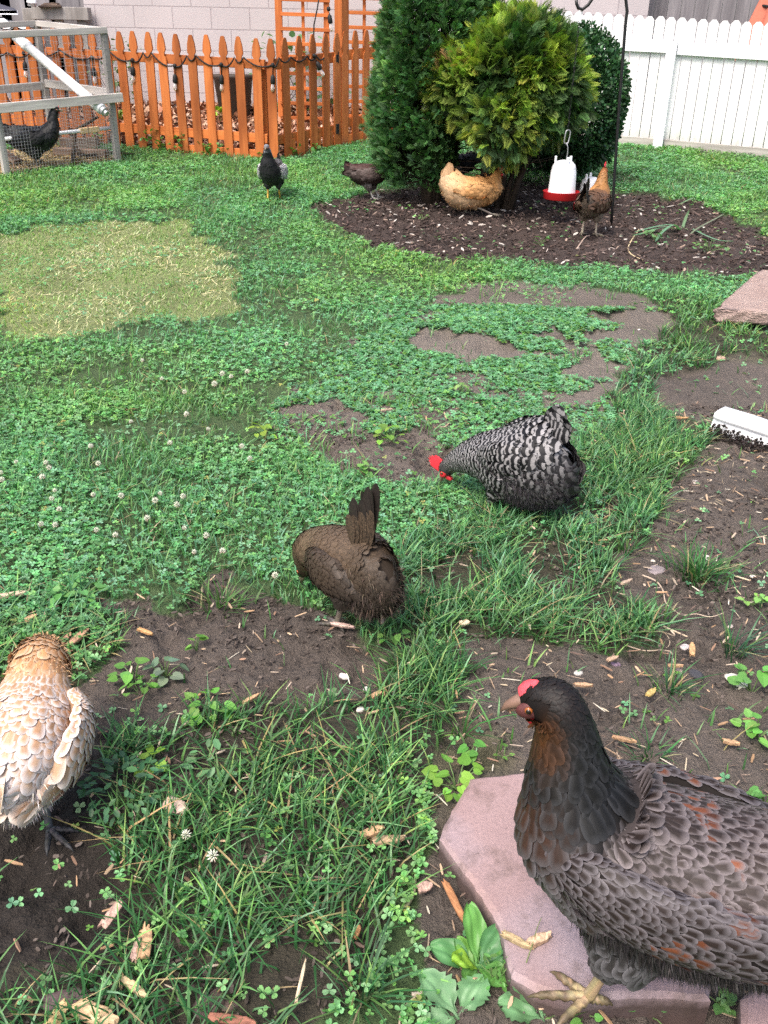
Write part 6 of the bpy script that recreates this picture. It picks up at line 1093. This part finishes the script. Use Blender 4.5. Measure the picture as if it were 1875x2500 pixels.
for yaw, L, W, ri, ar, col, ro in ((1.85, .115, .046, 1.05, .5, (.11, .28, .07), .2), (2.75, .115, .052, .62, .45, (.085, .22, .085), -.2), (1.05, .10, .050, .9, .45, (.075, .20, .08), .3), (2.35, .07, .036, .9, .5, (.12, .27, .06), 0), (3.4, .062, .044, 1.2, .6, (.21, .38, .045), .1), (-.6, .085, .046, .6, .5, (.10, .26, .06), .1), (4.2, .06, .036, .7, .5, (.09, .22, .06), 0), (.3, .07, .04, .7, .4, (.075, .20, .07), 0)): bigleaf(pt, yaw, L*.66, W*.70, ri*1.15, ar, col, roll=ro)
weed(1215, 2400, 26, .06, .03, .015, 'fine-leaved weed crowding between plantain and stone', (.10, .24, .06), tv=LV)
q = at(1120, 2485); th = empty('thistle_plant', tuple(q)); tag(th, 'pale jagged thistle plant at the bottom edge left of the stone', 'plant')
for yaw, L, W, ri, ar, col in ((2.3, .12, .055, .55, .35, (.15, .29, .15)), (.9, .10, .05, .6, .35, (.13, .27, .13)), (3.6, .09, .045, .4, .3, (.14, .28, .14))): bigleaf(th, yaw, L*.66, W*.66, ri, ar, col, jag_=.38)
q = at(1330, 2495); th = empty('thistle_plant', tuple(q)); tag(th, 'jagged grey-green thistle under the front edge of the stepping stone', 'plant')
for yaw, L, W, ri, ar, col in ((1.9, .09, .05, .7, .5, (.13, .27, .13)), (2.8, .07, .04, .5, .4, (.12, .25, .12)), (.4, .12, .038, .35, .2, (.14, .33, .06))): bigleaf(th, yaw, L, W, ri, ar, col, jag_=.3 if yaw > 1 else 0)
weed(1425, 2478, 8, .035, .025, .022, 'round-leaved weed tucked under the front edge of the stepping stone', (.12, .30, .07)); weed(1590, 2478, 12, .03, .03, .016, 'small round-leaved weed at the lower edge of the stepping stone', (.11, .27, .08)); weed(1757, 2452, 8, .02, .02, .020, 'weed growing in the straw-filled gap between the stones', (.12, .25, .07))
# --- fallen daffodil leaves on the mulch
q = at(1655, 548); o = empty('daffodil_plant', tuple(q)); tag(o, 'flopped daffodil leaves with one bent upright stalk on the mulch', 'plant')
def strap(pts, w, col, nm='leaf'):
    P = crom(np.array(pts), np.linspace(0, len(pts)-1, 14)); T = np.gradient(P, axis=0); S = np.cross(T, (0, 0, 1.0)); S /= np.linalg.norm(S, axis=1)[:, None]+1e-9; ww = w*np.concatenate([np.full(11, 1), [.8, .5, .1]]); V = np.concatenate([P-S*ww[:, None], P, P+S*ww[:, None]]); V[14:28, 2] -= w*.35; i = np.arange(13); return mesh(nm, V, [np.concatenate([np.stack([i, i+1, i+15, i+14], 1), np.stack([i+14, i+15, i+29, i+28], 1)])], MT['leaf'], o, col=np.tile(np.array(col), (42, 1)), smooth=True)
gpt = lambda px, py, h: aty(px, py, q[1])-q if h is None else at(px, py, h)-q
dc = (.13, .27, .17)
strap([gpt(1660, 560, .0), gpt(1640, 548, .06), gpt(1600, 553, .05), gpt(1550, 566, .03)], .012, dc); strap([gpt(1660, 562, 0), gpt(1625, 553, .04), gpt(1580, 566, .03), gpt(1545, 575, .02)], .011, (.12, .25, .15)); strap([gpt(1660, 562, 0), gpt(1645, 548, .08), gpt(1615, 568, .04), gpt(1600, 590, .02)], .012, dc)
strap([gpt(1665, 562, 0), aty(1675, 530, q[1])-q, aty(1693, 490, q[1])-q, aty(1690, 484, q[1])-q, aty(1655, 500, q[1]-.1)-q], .011, (.15, .25, .14)); strap([gpt(1690, 558, .01), gpt(1720, 573, .03), gpt(1755, 586, .03), gpt(1790, 588, .01)], .011, dc); strap([gpt(1685, 572, .01), gpt(1705, 556, .03), gpt(1750, 532, .02), gpt(1770, 520, .01)], .008, (.16, .2, .13))
# --- individual wood chips, stones and stems
def chip(px, py, L, W, yaw, label, col, T=.008, lift=.024, tilt=0.0):
    q = at(px, py, lift); nx_, ny_ = 12, 5; V = []; C = []
    for s_ in (1, -1):
        for i in range(nx_):
            for j in range(ny_):
                u = i/(nx_-1); v = j/(ny_-1)-.5; tp = W*(.75+.25*math.sin(math.pi*min(1, .15+u*.9)))*(1-.35*(u > .88)); e = (r.normal(0, .05) if i in (0, nx_-1) else 0)*L; V.append(((u-.5)*L+e, v*tp+r.normal(0, W*.018), s_*T*.5*(1-.5*abs(v))+r.normal(0, T*.07))); C.append(np.array(col)*r.uniform(.72, 1.2)*(1-.35*(abs(v) > .45)))
    m = nx_*ny_; ii = (np.arange(nx_-1)[:, None]*ny_+np.arange(ny_-1)[None]).ravel(); top = np.stack([ii, ii+ny_, ii+ny_+1, ii+1], 1); bot = np.stack([ii+1, ii+ny_+1, ii+ny_, ii], 1)+m
    i = np.arange(nx_-1)*ny_; sA = np.stack([i, i+m, i+m+ny_, i+ny_], 1); i2 = i+ny_-1; sB = np.stack([i2, i2+ny_, i2+ny_+m, i2+m], 1); j = np.arange(ny_-1); eA = np.stack([j, j+1, j+1+m, j+m], 1); j2 = j+(nx_-1)*ny_; eB = np.stack([j2+1, j2, j2+m, j2+1+m], 1)
    V = np.array(V)*np.array([.88, .85, .8]); o = mesh('wood_chip', V, [np.concatenate([top, bot, sA, sB, eA, eB])], MT['chip'], col=np.array(C), loc=q); o.rotation_euler = (r.normal(0, .12), tilt, yaw); return tag(o, label, 'wood chip', 'wood chips on the ground')
tan_ = (.52, .33, .19); pk2 = (.50, .33, .27); rs2 = (.36, .17, .08); gr2 = (.30, .24, .21)
for a_ in ((275, 2230, .062, .020, 1.25, 'pointed pinkish wood chip standing on edge of the dark soil', pk2), (353, 2300, .066, .026, 1.72, 'broad tan splintered wood chip in the grass right of the pointed pink one', tan_), (334, 2318, .045, .016, 1.6, 'narrow chip tucked behind the broad tan splintered one', pk2), (428, 1968, .052, .034, -.5, 'pale pink flat wood chip between narrow-leaved weed and grass', (.55, .40, .33)), (910, 2030, .05, .022, .5, 'upper of two large splintered chips in grass left of the stepping stone', tan_), (950, 2050, .062, .022, .2, 'lower striped chip of the two beside the stepping stone', (.45, .32, .2)), (1112, 2205, .105, .014, -1.22, 'long rusty bark strip standing along the left side of the stone', rs2), (190, 1556, .075, .024, 1.2, 'tall reddish wood chip behind the head of the buff laced hen', (.45, .26, .17)), (160, 1560, .055, .016, 1.35, 'second reddish chip left of the tall one behind the buff hen', (.42, .24, .16)), (355, 1542, .048, .014, -.5, 'orange wood chip lying on bare soil above the violet clumps', (.58, .33, .15)), (35, 1450, .07, .026, .35, 'large pale chip at the left edge in the grass', (.58, .43, .32)), (75, 1508, .032, .02, .9, 'crumpled tan leaf-like chip near the left edge', tan_), (78, 1565, .03, .02, -.3, 'rust chip just right of the buff hen head', (.45, .25, .15)), (232, 2475, .075, .032, -.3, 'large pale chip at the bottom edge near the left corner', (.58, .40, .24)), (140, 2480, .05, .024, 1.4, 'light tan chip at the bottom edge close to the left corner', (.6, .42, .22)), (160, 2440, .065, .034, .3, 'dark purple-grey bark piece near the bottom left', (.10, .07, .07)), (330, 2412, .055, .014, -.6, 'curled straw-coloured chip in the lower left grass', (.52, .40, .24)), (565, 2490, .075, .016, -.1, 'red-brown bark strip at the bottom edge', (.30, .13, .09)), (735, 2395, .004+.075, .006, 1.45, 'upright pale straw stick in the lower middle grass', (.66, .54, .38)), (870, 2275, .024, .014, 1.2, 'small orange-brown nut-like chip in the lower middle grass', (.42, .22, .1)), (1038, 2165, .028, .02, .4, 'small pink-tan chip near the bark strip by the stone', pk2), (1690, 1585, .055, .016, 1.3, 'orange pointed wood chip on soil above the large dark hen', (.50, .31, .16)), (1650, 1625, .034, .012, 0, 'short tan chip beside the orange pointed one', tan_), (1425, 1672, .042, .012, -.05, 'rusty tan chip just behind the head of the large dark hen', (.50, .32, .2)), (1590, 1690, .034, .016, .8, 'yellow wood chip near the thin grass tuft', (.46, .34, .13)), (1785, 1812, .036, .018, -.3, 'tan split chip on soil behind the large hen back', tan_), (1525, 1805, .05, .014, -.3, 'brown chip close behind the neck of the large dark hen', (.42, .26, .15)), (1495, 1608, .034, .014, .5, 'tan chip leaning on the purple stone shard', (.42, .29, .2)), (1530, 1420, .038, .013, .6, 'pale chip on soil left of the large spiky tuft', (.45, .34, .26)), (1665, 1020, .05, .014, .0, 'small orange chip left of the white block', (.50, .28, .14)), (935, 1515, .028, .012, 1.4, 'tiny pale chip on soil beside the dark brown hen', (.5, .4, .3)), (1135, 1520, .026, .02, .4, 'square pale chip on the soil under the grass strip', (.62, .48, .34)), (920, 1695, .03, .016, .7, 'small tan chip beside the pale spreading tuft', tan_), (838, 1527, .062, .014, -.25, 'pinkish dry chip at the foot of the dark brown hen', (.55, .38, .33)), (612, 1706, .046, .010, .8, 'thin tan splinter on the soil right of the light green weed', tan_), (945, 1000, .05, .012, .3, 'pale splinter in the mats above the leafy weed', (.55, .42, .3))): chip(*a_)
chip(1262, 2296, .052, .014, -.55, 'weathered split chip lying on the stepping stone', (.46, .35, .20), lift=PZ+.008); chip(1318, 2292, .042, .018, .45, 'fresh pale chip with a broken end on the stepping stone by the hen toe', (.66, .45, .30), T=.012, lift=PZ+.008)
def stone(px, py, s, label, col, flat=.6, lift=.002, yaw=None):
    q = at(px, py, lift); bm = bmesh.new(); bmesh.ops.create_icosphere(bm, subdivisions=3, radius=1.0); sd_ = rnd.uniform(0, 50)
    for v in bm.verts:
        n_ = float(fbm(np.array([v.co.x*1.4+sd_]), np.array([v.co.y*1.4+v.co.z*1.1]), 3, 3)[0]); v.co *= .75+.5*n_; v.co.z = max(-.35, min(.62, v.co.z))
    me = bpy.data.meshes.new('stone'); bm.to_mesh(me); bm.free(); me.materials.append(simple('stone_surface', col, .8, .25, .25, 40, .4, .004)); me.polygons.foreach_set('use_smooth', [True]*len(me.polygons)); o = bpy.data.objects.new('stone', me); o.scale = (s, s*rnd.uniform(.6, .9), s*flat); o.location = q; o.rotation_euler = (0, 0, yaw if yaw is not None else rnd.uniform(0, 6)); link(o); return tag(o, label, 'stone', 'stones and pebbles')
for a_ in ((1602, 1392, .028, 'flat purplish-grey stone on bare soil left of the spiky tuft', (.26, .22, .23), .3), (1726, 1362, .013, 'round white pebble behind the spiky grass tuft', (.66, .62, .56)), (1594, 1370, .007, 'small white pebble above the flat purplish stone', (.62, .56, .5)), (1838, 1408, .008, 'white pebble near the right edge at the end of a dry stem', (.62, .58, .52)), (1412, 1644, .012, 'pale grey pebble behind the head of the large dark hen', (.48, .45, .42)), (1500, 1622, .014, 'purple triangular stone shard under the tan chip', (.20, .14, .19)), (1672, 1580, .012, 'pale pink stone chip on the soil', (.55, .47, .47)), (1700, 1648, .017, 'dark bluish stone near the right soil', (.06, .06, .07)), (1660, 1640, .010, 'small pinkish stone beside the square chips', (.4, .29, .25)), (840, 1652, .012, 'white pebble on soil below the dark brown hen, left of two others', (.66, .62, .57)), (893, 1684, .009, 'middle white pebble on the soil near the pale tuft', (.62, .58, .53)), (880, 1732, .010, 'white pebble at the grass edge below the middle one', (.6, .57, .52)), (886, 1820, .007, 'lowest white pebble in the short grass', (.6, .57, .52)), (1698, 1178, .012, 'grey-white pebble on soil below the white block', (.52, .48, .45)), (498, 2455, .020, 'left brown round stone of the cluster at the bottom edge', (.10, .075, .07), .7), (535, 2448, .018, 'middle brown stone of the cluster at the bottom edge', (.08, .055, .05), .7), (562, 2458, .014, 'right brown stone of the cluster at the bottom edge', (.12, .085, .075), .7), (525, 2430, .011, 'small top stone of the brown cluster at the bottom edge', (.1, .075, .07), .7), (1783, 1530, .008, 'small pale stone beside the blue-green tuft', (.5, .43, .38)), (1760, 877, .022, 'tan upright stone on soil under the broken slab', (.42, .29, .22), .9), (1560, 805, .008, 'white pebble in the bare corridor', (.6, .56, .52))): stone(*a_)
stone(1788, 1655, .017, 'longer white shard near the right edge', (.68, .64, .55), .5, yaw=-.3); stone(1798, 1662, .012, 'small orange brick shard between the two white ones', (.55, .25, .12), .6, yaw=.6); stone(1812, 1675, .022, 'larger white shard near the right edge', (.70, .66, .56), .5, yaw=.8)
def stem(pts, rad, label, col, nm='dry_stem', lift=.006):
    P = [at(px, py, lift) for px, py in pts]; P = crom(np.array(P), np.linspace(0, len(P)-1, len(P)*5)); b = MB(); b.tube(P-P[0], [rad*(1-.5*i/len(P)) for i in range(len(P))], 6); o = b.build(nm, simple('dry_stem_skin', col, .7, .2), smooth=True, loc=P[0]); return tag(o, label, 'stem', 'dry stems on the ground')
stem([(1568, 1404), (1600, 1418), (1618, 1440), (1625, 1470), (1645, 1490), (1668, 1502), (1700, 1499), (1735, 1506), (1768, 1496)], .0022, 'long curved dry stem on bare soil below the flat stone', (.46, .36, .28))
stem([(1530, 1576), (1570, 1588), (1612, 1588), (1638, 1592), (1645, 1618)], .0018, 'lower curved dry stem on soil above the large hen', (.42, .33, .25)); stem([(1580, 1545), (1615, 1542), (1634, 1560), (1630, 1580), (1600, 1588)], .0015, 'looping thin dry stem beside the lower curved one', (.36, .29, .22))
stem([(1780, 1402), (1830, 1417)], .0032, 'straight pale straw right of the spiky tuft', (.60, .50, .36)); stem([(1620, 1530), (1682, 1556)], .003, 'straight straw lying diagonally on the soil', (.48, .38, .28)); stem([(1005, 2428), (1110, 2412)], .0034, 'grey woody stem lying left of the thistle', (.42, .36, .3)); stem([(975, 2500), (985, 2460), (1030, 2420), (1070, 2382)], .0018, 'branched pale rootlet on soil below the plantain', (.36, .29, .22)); stem([(1048, 2280), (1046, 2320), (1058, 2345)], .0018, 'short bent rootlet left of the plantain', (.34, .27, .2)); stem([(990, 2215), (1010, 2180), (1015, 2130)], .004, 'dry grass stalk leaning near the stepping stone', (.34, .33, .2))
stem([(1560, 560), (1535, 600), (1540, 620), (1570, 635)], .006, 'curled pale stalk at the front of the mulch bed', (.52, .42, .26)); stem([(1408, 608), (1428, 580), (1440, 575)], .006, 'pinkish root by the feet of the brown hen', (.44, .33, .27))
q = at(1322, 2275, PZ+.004); o = stem([(1285, 2350), (1300, 2305), (1310, 2270), (1322, 2240)], .0010, 'thin green sprig lying over the chips on the stepping stone', (.18, .22, .09), 'grass_sprig', PZ+.012)
b = MB(); q = aty(1283, 2065, .83);
